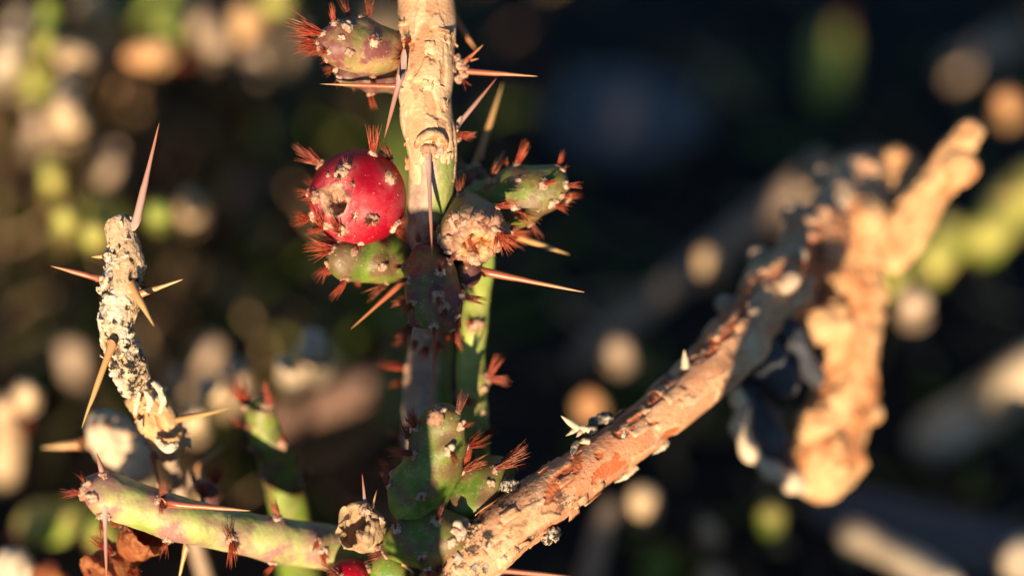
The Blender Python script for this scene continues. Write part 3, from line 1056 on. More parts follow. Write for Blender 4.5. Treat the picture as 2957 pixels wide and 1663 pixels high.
# fruit: small green one by the upper stem, and the purple bud under it
f2 = tube([(1172, 155, 34, 7), (1130, 148, 58, 6), (1080, 142, 72, 4.5), (1030, 136, 74, 3.5), (980, 128, 66, 3), (940, 124, 46, 3), (922, 124, 40, 3)], 110, 0.1, rel_green, (1, 0.7))
f2.A['near'] = 0
f2s = [(1000, 84, 36, []), (1080, 122, 36, [(-0.2, -0.6, 24, 'fan', 1)]), (990, 112, 20, []), (953, 145, 26, [(-1, 0, 46, 'fan')]), (1008, 152, 24, [(0, 1, 14, 'few', 1)]), (940, 104, 24, [(-1, -0.25, 90, 'fan', .2), (-1, -0.5, 60, 'tight', .1)]), (930, 122, 22, [(-1, 0.0, 88, 'fan', .2)]), (932, 136, 20, [(-1, 0.15, 66, 'fan', .2)]), (948, 168, 18, [(-1, 0.3, 30, 'few')]), (970, 74, 26, [(-0.2, -1, 60, 'tight', .1)]), (1042, 42, 26, []), (1066, 44, 14, [(0.05, -1, 62, 'dark', 0)]), (1010, 50, 14, [(-0.4, -1, 60, 'dark', 0)])]
M_f2 = mat_green('peach_green_fruit_skin', (0.15, 0.19, 0.03), (0.56, 0.38, 0.19), (0.17, 0.055, 0.05), 1.0)
dress(f2, 'fruit', M_f2, cactus, f2s, 'unripe green and plum fruit beside the bark', extra=8, bump_h=0.35, sig=1.2)
f2b = tube([(1160, 232, 24, 8), (1110, 226, 33, 7), (1050, 220, 30, 6), (1000, 214, 20, 5)], 70, 0.1, rel_green)
f2b.A['near'] = 0
dress(f2b, 'bud', M_greend, cactus, [(990, 208, 26, [(-1, 0.4, 40, 'fan')]), (1003, 222, 22, [(-0.3, 1, 30, 'few')])], 'small plum bud', extra=4)

# joint under the red fruit
j1 = tube([(1190, 752, 40, 11), (1140, 748, 62, 9), (1090, 745, 66, 7.5), (1040, 752, 62, 6), (1000, 750, 52, 5), (955, 742, 40, 5)], 90, 0.12, rel_green)
dress(j1, 'joint', M_green, cactus, [
    (1002, 794, 26, [(-0.7, 1, 66, 'tight', .1), (-0.5, 1, 50, 'tight', .1)]), (1097, 768, 26, []), (1023, 733, 26, [(0.1, -1, 20, 'few')]), (975, 730, 24, [(-1, 0.1, 88, 'fan', .2)]), (965, 760, 22, [(-0.6, 0.9, 66, 'fan', .2)]), (1110, 805, 18, [(-0.9, 0.6, 70, 'dark', 0)]), (1080, 700, 16, [])],
    'stubby green joint under the red fruit', extra=10)
# joint pointing right
j2 = tube([(1270, 640, 34, 12), (1330, 625, 60, 11), (1400, 604, 78, 10), (1470, 578, 82, 8.5), (1530, 556, 76, 7.5), (1580, 543, 66, 7), (1618, 532, 52, 6.5), (1636, 526, 44, 6.5)], 110, 0.11, rel_green, (1, 0.9))
dress(j2, 'joint', M_green, cactus, [
    (1422, 524, 28, [(0.5, -1, 58, 'dark', .2)]), (1495, 480, 24, [(0.5, -1, 64, 'tight', 0)]), (1500, 524, 20, []), (1568, 532, 34, [(1, -0.15, 56, 'tight', .3)]), (1606, 486, 20, [(0.4, -1, 40, 'tight', 0)]), (1622, 496, 22, [(1, -0.6, 24, 'few', .2)]),
    (1628, 534, 24, [(1, 0.02, 52, 'tight', .1)]), (1598, 580, 32, [(1, 0.3, 46, 'fan', .1)]), (1618, 560, 22, [(1, 0.1, 44, 'fan', .1)]), (1486, 602, 28, [(1, 0.6, 84, 'dark', .2)]), (1474, 668, 28, [(1, 0.1, 60, 'tight', .1)]), (1466, 484, 12, [(-0.2, -1, 36, 'few', 0)]), (1555, 604, 12, [(0.1, 0.2, 18, 'few')])],
    'green joint pointing away beside the spent fruit', extra=10, bump_h=0.35)
spine(j2.obj, at(1470, 676, 8), at(1644, 735, 12), 13, M_spinet)
spine(j2.obj, at(1420, 500, 12), at(1461, 436, 12), 8, M_spinet, 0.05)
for x, y, r in ((1330, 478, 20), (1352, 490, 24), (1378, 480, 22), (1362, 508, 26), (1392, 498, 20), (1340, 520, 26), (1372, 530, 28)):
    areole(j2.obj, at(x, y, 15), idir(0, -0.4, 1), r, 1.2)
jb = tube([(1300, 640, 36, 17), (1330, 580, 40, 17), (1352, 530, 40, 17), (1360, 490, 36, 17)], 60, 0.16, rel_green)
dress(jb, 'joint', M_greend, cactus, (), None, extra=5)
spine(jb.obj, at(1376, 476, 16), at(1452, 240, 19), 13, M_spinet)

# plum-green joint in front of the stem
j3 = tube([(1244, 742, 44, 6), (1246, 772, 64, 3.5), (1248, 820, 76, 1.5), (1252, 870, 76, 0.5), (1258, 920, 60, 0), (1262, 948, 46, 0)], 110, 0.1, rel_green)
dress(j3, 'joint', M_greend, cactus, [
    (1265, 794, 28, [(0.1, -1, 42, 'dark', .6)]), (1190, 812, 22, [(-1, 0.2, 34, 'dark')]), (1262, 858, 36, [(0.3, 1, 46, 'dark', .6)]), (1276, 886, 34, [(-0.3, 1, 52, 'dark', .4)]), (1203, 876, 26, [(-0.8, 0.7, 50, 'tight'), (-0.4, 1, 44, 'dark')]), (1320, 858, 30, [(1, 0.28, 76, 'dark', .1)]), (1254, 930, 26, [(0, 1, 34, 'dark')]), (1304, 906, 24, [(0.05, 1, 44, 'dark')]),
    (1304, 940, 20, [(0.4, 1, 66, 'tight', .1), (0.1, 1, 46, 'dark', .1)]), (1190, 935, 18, [(-0.8, 0.5, 54, 'dark'), (-0.3, 1, 56, 'dark')]), (1290, 765, 20, [(0.7, -0.6, 40, 'dark', .3)])],
    'plum-tinged joint tip in front of the stem', extra=8)
spine(j3.obj, at(1384, 782, 3), at(1689, 844, 2), 12)
areole(j3.obj, at(1380, 782, 4), idir(1, 0.1, .3), 20)
j3b = tube([(1300, 800, 40, 7), (1345, 790, 34, 5), (1386, 784, 22, 4)], 50, 0.12, rel_green)
dress(j3b, 'joint', M_greend, cactus, [(1350, 776, 16, [(0.1, -1, 40, 'dark')]), (1340, 812, 18, [(-0.1, 1, 52, 'tight')])], None, extra=2)
for k, (x, y) in enumerate(((1180, 965), (1205, 985), (1230, 1000), (1258, 985), (1280, 965), (1300, 960))):
    tuft(lw.obj, at(x, y, 13), idir((x - 1240) / 40, 0.8, 0.4), 62, 'fan')
areole(lw.obj, at(1232, 968, 12), idir(0, 0.3, 1), 24)

# lower joints
ja = tube([(1264, 1170, 40, 2), (1270, 1205, 58, 1), (1272, 1250, 66, 0.5), (1252, 1330, 76, 1), (1222, 1400, 84, 1.5), (1192, 1460, 76, 2), (1166, 1512, 46, 3)], 120, 0.11, rel_green)
dress(ja, 'joint', M_green, cactus, [
    (1262, 1216, 44, []), (1270, 1196, 30, []), (1219, 1238, 24, [(-0.5, -1, 78, 'fan', .3), (-1, -0.4, 46, 'few', .3)]), (1318, 1232, 28, [(0.7, -0.3, 40, 'dark', .7)]), (1308, 1200, 18, [(0.3, -1, 72, 'dark', .1)]), (1205, 1314, 28, [(-1, -0.12, 82, 'tight', .3), (-0.7, 0.8, 40, 'few', .3)]),
    (1296, 1300, 30, [(0.4, 1, 58, 'dark', .4)]), (1136, 1404, 22, [(-0.3, -1, 48, 'tight', .2)]), (1219, 1427, 28, [(0.05, 0.4, 26, 'dark', 2.0)]), (1200, 1270, 16, [(-0.3, -1, 76, 'dark', .1)])],
    'green joint with plum streaks low on the plant', extra=12)
jbq = tube([(1462, 1352, 36, 8), (1430, 1368, 56, 6.5), (1395, 1410, 70, 5), (1350, 1456, 74, 4.5), (1310, 1500, 50, 5)], 110, 0.12, rel_green)
dress(jbq, 'joint', M_green, cactus, [
    (1352, 1364, 28, [(0.9, -0.25, 74, 'dark', .2), (0.2, -1, 60, 'tight', .1), (1, -0.1, 66, 'tight', .1)]), (1424, 1368, 28, [(1, -0.45, 80, 'dark', .2)]), (1440, 1350, 20, [(1, -0.6, 90, 'dark', .1), (1, .1, 50, 'few', .1)]), (1416, 1398, 22, []), (1307, 1478, 30, [(0.1, 0.1, 16, 'dark', 2)]), (1395, 1460, 16, [])],
    'bright green joint wedged beside the streaked joint', extra=8)
jc = tube([(1360, 1545, 42, 6), (1320, 1548, 72, 3), (1260, 1556, 80, 1), (1200, 1560, 78, 1), (1150, 1562, 58, 2), (1128, 1562, 44, 3)], 120, 0.12, rel_green)
dress(jc, 'joint', M_green, cactus, [
    (1156, 1534, 28, [(-0.1, -1, 42, 'tight', .3)]), (1258, 1514, 32, [(0.3, -1, 48, 'tight', .3)]), (1316, 1540, 44, []), (1334, 1518, 32, []), (1296, 1562, 30, []), (1219, 1596, 30, [(0, 1, 36, 'dark', .8)]), (1318, 1594, 28, [(0.8, 0.4, 46, 'dark', .3)]), (1232, 1626, 24, [(0.6, 1, 56, 'tight', .1)]), (1270, 1480, 18, [(0.3, -1, 46, 'dark', .1)]), (1348, 1566, 22, [])],
    'plump green joint at the foot of the cluster', extra=8)
spine(jc.obj, at(1168, 1628, 2), at(1196, 1655, 1), 8, M_spinet)
tuft(jc.obj, at(1150, 1512, 2), idir(-.3, -1), 40, 'few')
jd = tube([(1150, 1600, 50, 7), (1128, 1640, 62, 7), (1110, 1700, 68, 9), (1120, 1760, 60, 11)], 70, 0.16, rel_green)
dress(jd, 'joint', M_green, cactus, [(1180, 1655, 20, [])], None, extra=6)
rf2 = revolve(at(1010, 1668, 5), idir(-0.6, 0.5, 0.8), 58 * pxm(D), fruit_prof(), 90, 90, 1.0, rel_fruit)
rf2.A['dry'] = sstep(0.735, 0.78, rf2.A['u'])
rf2.A['bloom'] = rf2.A['dry'] * 0
dress(rf2, 'fruit', M_red, cactus, [(1066, 1636, 30, [(0.1, 0.4, 20, 'dark', 1.5)]), (985, 1658, 18, [(-0.8, -0.5, 60, 'dark', .2), (-1, 0, 50, 'dark', .2)])], 'half hidden dark red fruit', extra=5, bump_h=.2)

# dried open husk
def rel_husk(s):
    return 1.5 * (fbm(s.q * 0.33, 3, 291) - 0.5) + 0.35 * (fbm(s.q * 1.4, 3, 292) - 0.5) + 4.2 * sstep(0.36, 0.5, s.A['u']) * (1 - sstep(0.5, 0.64, s.A['u'])) * (fbm(s.q * 0.6, 2, 293) - 0.5)
hp = [(-1.1, 0.02), (-1.05, 0.25), (-0.8, 0.55), (-0.4, 0.82), (0.1, 0.98), (0.6, 1.0), (0.85, 0.98), (0.87, 0.94), (0.6, 0.93), (0.1, 0.90), (-0.35, 0.76), (-0.7, 0.5), (-0.9, 0.2), (-0.92, 0.02)]
hk = revolve(at(1060, 1532, 3), idir(-0.72, -0.28, 0.95), 66 * pxm(D), hp, 120, 150, 1.0, rel_husk)
hk.A['near'] = 0
dress(hk, 'husk', M_husk, cactus, [(1100, 1500, 24, []), (1060, 1478, 28, []), (1045, 1480, 22, []), (1036, 1545, 28, []), (1112, 1550, 30, []), (1090, 1580, 26, [])], 'dry brown husk of an opened fruit', bump_h=.2)
spine(hk.obj, at(1056, 1468, 1), at(1046, 1368, 1), 7, M_spinep)
spine(hk.obj, at(1074, 1466, 1), at(1089, 1412, 1), 5, M_spinet)
areole(hk.obj, at(1110, 1560, 4), idir(0.6, 0.4), 34)
tuft(hk.obj, at(1010, 1466, 9), idir(-0.05, -1), 46, 'tight')

# ------------------------------------------------------------------ green stem behind the upright one
b0 = at(1372, 1560, 34)
g0 = b0.copy(); g0[2] = 0
gs = thing('cholla_cactus', 'smooth bright green cholla stem standing just behind the tan stem', 'cactus', g0)
gst = tube([(1396, 700, 30, 13), (1392, 760, 36, 13), (1382, 830, 38, 12.5), (1372, 900, 38, 12.5), (1364, 980, 40, 13), (1358, 1060, 42, 13.5), (1362, 1140, 40, 14), (1366, 1220, 42, 15), (1370, 1320, 44, 18), (1372, 1440, 46, 25), (1372, 1560, 48, 34)] + down(b0, 48 * pxm(D), (0, .01), 4, .004), 72, 0.16, rel_green)
dress(gst, 'stem', M_greenb, gs, [
    (1372, 935, 36, [(-0.9, -0.1, 40, 'tight')]), (1392, 1092, 34, [(0.5, -1, 78, 'tight', .1), (1, 0.2, 56, 'tight', .1)]), (1385, 1120, 24, []), (1340, 1150, 30, [(1, 0.25, 62, 'tight', .3)]), (1386, 1190, 16, []), (1392, 1245, 14, [(1, -.3, 50, 'dark')])], None, extra=8)

# ------------------------------------------------------------------ horizontal prickly branch
hb0 = at(1090, 1606, 15)
hg = hb0 + np.array([0.002, 0.022, 0]); hg[2] = 0
hb = thing('cholla_branch', 'pale green cholla branch with plum edges lying level, rust bristles along it', 'cactus', hg)
hh = tube([(240, 1420, 34, 0), (262, 1416, 46, 0), (310, 1428, 66, 0), (400, 1460, 64, 1), (520, 1498, 64, 2.5), (660, 1530, 62, 5), (800, 1558, 66, 8), (950, 1580, 66, 11.5), (1090, 1606, 62, 15), ('w', hb0 + np.array([.004, .010, -.012]), .0032), ('w', hb0 + np.array([.004, .018, -.045]), .0034), ('w', np.array([hg[0], hg[1], -0.006]), .004)], 110, 0.13, rel_green, (0.8, 1))
dress(hh, 'stem', mat_green('pale_green_skin', (0.24, 0.32, 0.06), (0.52, 0.50, 0.22), (0.30, 0.15, 0.13), 1.0), hb, [
    (252, 1420, 40, [(-1, 0.1, 60, 'tight', .1), (-1, -0.4, 46, 'few', .1)]), (262, 1402, 28, [(-0.6, -0.8, 40, 'few', .1)]), (272, 1435, 34, [(-0.7, 0.6, 36, 'few', .2)]), (300, 1376, 28, [(0.3, -1, 22, 'few', .1)]), (297, 1484, 38, [(0.0, 1, 62, 'dark', .2)]),
    (460, 1444, 32, [(0.4, -1, 60, 'dark', .2), (0.2, 1, 48, 'dark', .4)]), (486, 1556, 26, [(-0.3, 1, 54, 'few', .1)]), (668, 1556, 36, [(0.0, 1, 66, 'tight', .3), (-0.3, -1, 70, 'dark', .2), (0.5, 1, 56, 'dark', .2)]), (800, 1500, 32, [(-0.35, -1, 70, 'tight', .1)]), (790, 1618, 28, [(-0.6, 0.8, 50, 'tight', .1)]), (930, 1590, 30, [(0, 1, 56, 'tight', .3)]), (915, 1560, 22, [(-0.2, .8, 44, 'tight', .4)])],
    None, extra=22, bump_h=0.4)
spine(hh.obj, at(300, 1378, -2), at(279, 1306, -2), 11, M_spinep)
spine(hh.obj, at(470, 1452, -2.5), at(724, 1474, -3), 12, M_spine)
spine(hh.obj, at(303, 1488, -3), at(308, 1690, -3), 8, M_spinep)
spine(hh.obj, at(538, 1575, 4), at(515, 1680, 5), 9, M_spinet)
# bristly tip of a joint behind it
bt = tube([(600, 1470, 42, 18), (592, 1440, 40, 17), (588, 1405, 30, 16)], 48, 0.18, rel_green)
dress(bt, 'joint', M_greend, hb, [(575, 1412, 26, [(-0.1, -1, 66, 'tight', .1)]), (606, 1412, 22, [(0.3, -1, 74, 'tight', .1), (0, -1, 60, 'fan', .1)]), (590, 1440, 20, [(0, -1, 70, 'tight', .2)])], None, extra=2)

# ------------------------------------------------------------------ small bristly joint, soft behind the level branch
sb = at(840, 1500, 30)
sg = sb.copy(); sg[2] = 0
sj = thing('cholla_sprig', 'narrow dark green cholla sprig crowned with rust red bristles', 'cactus', sg)
sjt = tube([(742, 1160, 26, 20), (756, 1190, 36, 20), (776, 1260, 42, 21), (800, 1340, 48, 23), (825, 1430, 54, 26), (840, 1500, 54, 30)] + down(sb, .0035, (.002, .012), 3, .004), 80, 0.15, rel_green)
dress(sjt, 'stem', M_green, sj, [
    (714, 1172, 32, [(-0.5, -1, 80, 'fan', .2), (0, -1, 60, 'tight')]), (768, 1176, 32, [(-0.1, -1, 82, 'tight', .1), (0.3, -1, 40, 'few')]), (722, 1236, 30, [(-1, -0.55, 60, 'tight', .2)]), (806, 1284, 34, [(-0.1, -1, 50, 'tight', .5)]), (768, 1372, 26, [(-0.2, -0.6, 20, 'dark', 1)]), (862, 1394, 24, [(0.6, -1, 54, 'dark', .1)]), (714, 1300, 18, [(-1, -0.5, 50, 'dark', .1)]), (845, 1300, 16, [(.4, -1, 40, 'dark', .1)])], None, extra=12)

# ------------------------------------------------------------------ dead grey twig
tb = at(520, 1420, 24)
tg = tb + np.array([0.004, 0.02, 0]); tg[2] = 0
tw = thing('dead_twig', 'dead grey cholla twig in crusty bleached bark with orange spines', 'twig', tg)
t1 = tube([(340, 626, 38, 2), (346, 650, 45, 1.5), (356, 700, 48, 1), (364, 750, 52, 0.5), (354, 810, 57, 0), (348, 870, 57, 0), (338, 940, 52, 0.5), (342, 995, 48, 1), (366, 1040, 53, 2), (380, 1080, 52, 3), (392, 1118, 45, 5)], 150, 0.085, rel_crust(51), (0.6, 0.3))
t1.build('crusty_shaft', M_crust, tw)
t2 = tube([(400, 1118, 30, 8), (412, 1140, 44, 8), (434, 1172, 50, 8), (452, 1205, 54, 9), (470, 1255, 50, 11), (496, 1318, 40, 14)], 100, 0.12, rel_plates(0.5, 0.42, 131), (1, 1))
t2.build('lower_shaft', M_paletwig, tw)
t2.obj.data.materials[0] = M_fork
t3 = tube([(470, 1270, 22, 16), (496, 1340, 20, 19), (520, 1420, 20, 24), ('w', tb + np.array([.002, .01, -.04]), .0014), ('w', np.array([tg[0], tg[1], -.005]), .002)], 30, 0.25, rel_green, (1, 1))
t3.A['flake'] = t3.A['u']; t3.A['lichen'] = t3.A['u'] * 0
t3.build('stalk', M_drywood, tw)
for pts in (((388, 1196, 6, 4), (394, 1156, 8, 3), (400, 1130, 5, 2)), ((426, 1190, 6, 3), (430, 1156, 9, 2), (416, 1128, 6, 1)), ((460, 1194, 6, 4), (468, 1154, 8, 3), (452, 1118, 8, 2), (436, 1106, 5, 1.5)), ((450, 1262, 8, 6), (486, 1290, 12, 5), (510, 1272, 7, 5))):
    q = tube(list(pts), 24, 0.14, rel_plates(0.35, 0.6, 133))
    q.build('bark_curl', M_paletwig, tw)
flakes(t1, 46, (6, 15), (0.2, 0.8), M_paletwig)
flakes(t2, 26, (6, 18), (0.4, 1.3), M_paletwig)
for (a, b, r, m) in (((394, 636, 0), (460, 355, -1), 12, M_spinep), ((300, 740, 1), (264, 742, 1), 8, M_spinet), ((288, 804, -1), (146, 768, -2), 11, M_spine), ((408, 848, -1), (529, 806, -2), 10, M_spinet), ((384, 832, -4), (445, 942, -6), 13, M_spinet), ((322, 996, -2.5), (236, 1236, -4), 12, M_spinet), ((490, 1216, 8), (664, 1180, 9), 11, M_spinet), ((440, 1300, 10), (458, 1420, 12), 9, M_spine), ((505, 1300, 16), (520, 1290, 15), 6, M_spinet)):
    spine(t1.obj if b[1] < 1100 or a[1] < 1000 else t2.obj, at(*a), at(*b), r, m)
for x, y, r in ((392, 640, 16), (300, 740, 14), (292, 806, 22), (408, 850, 22), (388, 836, 20), (324, 992, 26)):
    areole(t1.obj, *on(t1, x, y), r)

# small grey cluster behind its foot
kb = at(300, 1290, 34)
kg = kb.copy(); kg[2] = 0
kn = thing('dry_joint', 'soft pale dry cholla joint with tan spines behind the level branch', 'cactus', kg)
kt = tube([(250, 1260, 48, 26), (290, 1255, 70, 27), (330, 1270, 70, 28), (370, 1300, 60, 30), (400, 1350, 50, 33)] + down(at(400, 1350, 33), .0022, away(at(400, 1350, 33)), 3), 60, 0.2, rel_crust(75))
kt.build('stem', M_paletwig, kn)
for x, y, r in ((270, 1230, 30), (370, 1250, 32), (250, 1290, 28), (310, 1225, 24)):
    areole(kt.obj, *on(kt, x, y), r)
spine(kt.obj, at(238, 1282, 24), at(118, 1292, 24), 16, M_spinet)
spine(kt.obj, at(330, 1310, 26), at(390, 1250, 25), 11, M_spinet)
spine(kt.obj, at(560, 1360, 24), at(650, 1280, 24), 12, M_spinet)
k2 = tube([(556, 1470, 26, 28), (565, 1400, 26, 26), (566, 1350, 22, 24)], 36, 0.25, rel_green)
k2.A['near'] = k2.A['u'] * 0
k2.build('twiglet', M_drywood, kn)

# rusty dried husk under the level branch
rb = at(372, 1590, 10)
rg = rb.copy(); rg[2] = 0
ru = thing('rusty_husk', 'crumpled rust brown dried husk hanging under the level green branch', 'husk', rb)
for (x, y, dz, r, axd, lab) in ((395, 1560, 8, 66, (0.5, -0.4, 0.6), 'upper_husk'), (330, 1640, 9, 74, (-0.6, 0.4, 0.6), 'lower_husk')):
    q = revolve(at(x, y, dz), idir(*axd), r * pxm(D), hp, 90, 110, 1.0, rel_husk)
    q.build(lab, M_rust, ru)
    for k in range(7):
        kk = (int(rng.integers(5, q.V.shape[0] // 2)), int(rng.integers(0, 90)))
        areole(q.obj, q.V[kk], q.N[kk], 15)
        tuft(q.obj, q.V[kk], nrm(q.N[kk] + idir(-1, .1) * .8), 62, random.choice(['fan', 'tight']))

# ------------------------------------------------------------------ peeling woody branch running up to the right
wb = at(1200, 1830, 6)
wg = wb + np.array([-0.006, 0.006, 0]); wg[2] = 0
wo = thing('woody_branch', 'thick woody branch in peeling orange and cream bark, slanting away', 'branch', wg)
def lich(s):
    t = s.s / s.L
    n = fbm(s.q * 0.18, 3, 141)
    v = (1 - sstep(0.30, 0.44, t))[:, None] * sstep(0.36, 0.50, n)
    return v + 0.9 * sstep(0.62, 0.68, fbm(s.q * 0.12 + 9, 2, 142))
wpath = [('w', np.array([wg[0], wg[1], -0.006]), .0046), ('w', np.array([wg[0], wg[1], wb[2] * 0.55]), .0045), (1215, 1800, 80, 5), (1290, 1700, 82, 2), (1352, 1625, 82, 1), (1420, 1560, 82, 0.5), (1510, 1490, 80, 1), (1610, 1414, 78, 3), (1720, 1334, 72, 6), (1840, 1248, 70, 9.5), (1960, 1152, 72, 13), (2060, 1062, 80, 17), (2126, 985, 88, 21), (2190, 900, 78, 26), (2245, 840, 100, 30), (2310, 760, 84, 36), (2360, 690, 100, 41), (2420, 620, 84, 46), (2480, 540, 90, 51), (2535, 480, 60, 56)]
wt = tube(wpath, 150, 0.12, rel_plates(0.34, 0.15, 151, lich, 0.12))
gn = sstep(1980, 2200, project(wt.V)[0])
wt.V = wt.V + wt.N * (gn * (3.2 * (fbm(wt.q * 0.16, 3, 155) - 0.5) + 1.2 * (fbm(wt.q * 0.6, 3, 156) - 0.5)))[..., None] * 1e-3
wt.N = wt.normals()
wx, wy, _ = project(wt.V)
wside = sstep(-0.55, 0.25, wt.N @ UP)
wt.A['lichen'] = np.maximum((1 - sstep(1440, 1660, wx)) * wside * sstep(0.36, 0.48, fbm(wt.q * 0.3, 3, 141)), 0.8 * sstep(0.64, 0.69, fbm(wt.q * 0.12 + 9, 2, 142)))
wt.build('limb', M_wood, wo)
flakes(wt, 34, (10, 34), (0.1, 0.7), M_wood, (0.40, 0.72))
flakes(wt, 30, (6, 14), (0.3, 0.9), M_crust, (0.38, 0.50))
# torn lips of bark
for pts in (((1668, 1284), (1690, 1276), (1706, 1280)), ((1652, 1318), (1660, 1296), (1672, 1282)), ((1778, 1400), (1812, 1378), (1846, 1352)), ((1890, 1320), (1920, 1298), (1940, 1280))):
    pp_ = [on(wt, x, y, 0.35)[0] for x, y in pts]
    rr_ = (2.5e-4, 5e-4, 2.5e-4)
    lp = tube([('w', p, r) for p, r in zip(pp_, rr_)], 16, 0.15, rel_plates(0.15, 0.6, 161))
    lp.build('bark_flake', M_paletwig, wt.obj)
# lichen knot and splinters on the upper edge
for x, y, r in ((1715, 1212, 30), (1738, 1208, 26), (1690, 1222, 22), (1760, 1216, 20), (1470, 1410, 26), (1486, 1400, 22), (1592, 1538, 24), (1578, 1550, 20)):
    p, n = on(wt, x, y)
    v, f = ICO3
    rr_ = r * pxm(D)
    w1 = worley(v * 2.1 + x, int(x))[0]
    kv = v * (0.6 + 0.7 * (1 - w1))[:, None] * rr_
    me = np_mesh('lichen_knob', kv, f, {'cell': 0.2 + 0.2 * w1, 'lichen': np.ones(len(kv))})
    put('lichen_knob', me, M_crust, wt.obj, p + n * rr_ * .5)
for a, b, r in (((1668, 1236, 4), (1620, 1200, 3), 13), ((1668, 1236, 4), (1634, 1258, 3), 9), ((1680, 1242, 4), (1664, 1262, 3), 9), ((1700, 1240, 4), (1640, 1225, 4), 10), ((1800, 1262, 2), (1803, 1238, 2), 9), ((1980, 1060, 12), (1976, 1010, 11), 14)):
    spl = spine(wt.obj, at(*a), at(*b), r, M_paletwig)
    spl.name = 'splinter'
# small side tips on the far shaded part
for pts in (((2250, 840, 26, 26), (2282, 812, 26, 24), (2300, 786, 22, 23)), ((2290, 770, 24, 32), (2306, 740, 26, 30), (2312, 716, 20, 29)), ((2196, 912, 24, 20), (2180, 905, 20, 19), (2170, 900, 14, 18)), ((2400, 640, 26, 40), (2440, 560, 30, 42), (2420, 520, 22, 43)), ((2120, 905, 34, 26), (2092, 880, 30, 27), (2072, 870, 22, 28)), ((2215, 770, 36, 32), (2190, 740, 34, 33), (2180, 722, 24, 34)), ((2310, 640, 34, 40), (2285, 610, 34, 41), (2272, 596, 24, 42)), ((2385, 545, 34, 48), (2372, 505, 34, 49), (2378, 480, 24, 50))):
    q = tube(list(pts), 40, 0.2, rel_plates(0.2, 0.4, 171))
    q.build('stub', M_drywood, wo)

# low shoot added out of view to keep the crook in shade
cp = [shade_pt(2165, 985, 24, .15), shade_pt(2225, 905, 28, .15), shade_pt(2290, 800, 34, .15), shade_pt(2370, 690, 42, .15), shade_pt(2400, 630, 46, .15)]
cst = tube([('w', np.array([wg[0] + .03, wg[1] - .02, -.005]), .004), ('w', (cp[0] + np.array([wg[0] + .03, wg[1] - .02, 0])) / 2, .004)] + [('w', p, r) for p, r in zip(cp, (.0030, .0044, .0034, .0046, .0030))], 40, .35, rel_green)
dress(cst, 'shade_shoot', M_green, wo, (), 'unseen added green shoot', extra=20, back_only=False)
cp = [shade_pt(2240, 1310, 34, .13), shade_pt(2228, 1200, 31, .13), shade_pt(2240, 1090, 29, .13), shade_pt(2290, 1010, 30, .13)]  # second unseen stem, added to shade the inside of the crook
cst = tube([('w', np.array([wg[0] + .034, wg[1] - .02, -.005]), .004), ('w', (cp[0] + np.array([wg[0] + .034, wg[1] - .02, 0])) / 2, .004)] + [('w', p, r) for p, r in zip(cp, (.0034, .0036, .0034, .0026))], 40, .35, rel_green)
dress(cst, 'shade_shoot', M_green, wo, (), 'unseen added green shoot', extra=16, back_only=False)

# soft red spine at the lower edge
spine(wt.obj, at(1400, 1640, 10), at(1700, 1672, 9), 10, M_spine)

# ------------------------------------------------------------------ forked tan branch, soft
kb0 = at(2356, 1425, 40)
kg0 = at(2404, 1250, 43) + np.array([*away(at(2404, 1250, 43)), 0]); kg0[2] = 0
fk = thing('forked_branch', 'smooth pale tan forked branch glowing in the sun beside the dark twigs', 'branch', kg0)
f_main = tube([(2350, 1436, 52, 39), (2362, 1400, 74, 40), (2386, 1310, 100, 41), (2420, 1200, 84, 41), (2446, 1090, 78, 41), (2462, 980, 78, 41), (2470, 880, 76, 42), (2464, 780, 80, 43), (2470, 690, 92, 44), (2482, 610, 92, 44), (2484, 545, 78, 44)], 110, 0.22, rel_gnarl(201))
f_main.build('stem', M_fork, fk)
fp = at(2404, 1250, 43)
fq = tube([(2410, 1200, 30, 42), (2404, 1250, 32, 43)] + down(fp, 32 * pxm(D), away(fp), 4, .002), 40, .3, rel_green)
fq.A['flake'] = fq.A['u']; fq.A['lichen'] = fq.A['u'] * 0
fq.build('foot', M_fork, fk)
f_side = tube([(2520, 760, 66, 44), (2570, 710, 66, 44), (2630, 640, 60, 43), (2690, 550, 56, 42), (2740, 470, 52, 41), (2780, 410, 44, 40), (2812, 345, 30, 39)], 80, 0.22, rel_gnarl(203, .7))
f_side.build('limb', M_fork, fk)
for pts in (((2730, 520, 40, 40), (2780, 480, 44, 39), (2812, 450, 40, 39)), ((2440, 900, 50, 40), (2370, 930, 52, 37), (2300, 960, 48, 35), (2256, 978, 36, 34)), ((2410, 1190, 46, 40), (2350, 1222, 52, 38), (2300, 1226, 44, 37)), ((2440, 1180, 30, 42), (2500, 1190, 30, 44), (2545, 1190, 28, 45)), ((2500, 620, 40, 48), (2560, 540, 66, 52), (2600, 480, 74, 54), (2625, 440, 60, 55))):
    q = tube(list(pts), 60, 0.22, rel_gnarl(205, .6))
    q.build('stub', M_fork, fk)

# thin looping dry twig between the two
lb = at(2345, 1395, 38)
lt = thing('looping_twig', 'thin beaded dry twig looping between the woody and forked branches', 'twig', lb)
def beads(s):
    return 0.35 * np.sin(s.q[..., 2] * 1.15) + 0.25 * (fbm(s.q, 2, 211) - .5)
lq = tube([(2090, 1090, 22, 21), (2125, 1130, 24, 24), (2134, 1180, 17, 27), (2130, 1240, 18, 29), (2160, 1300, 22, 31), (2205, 1340, 24, 33), (2250, 1370, 28, 35), (2300, 1392, 32, 38), (2352, 1402, 30, 42)], 36, 0.2, beads)
lq.build('shaft', M_paletwig, lt)
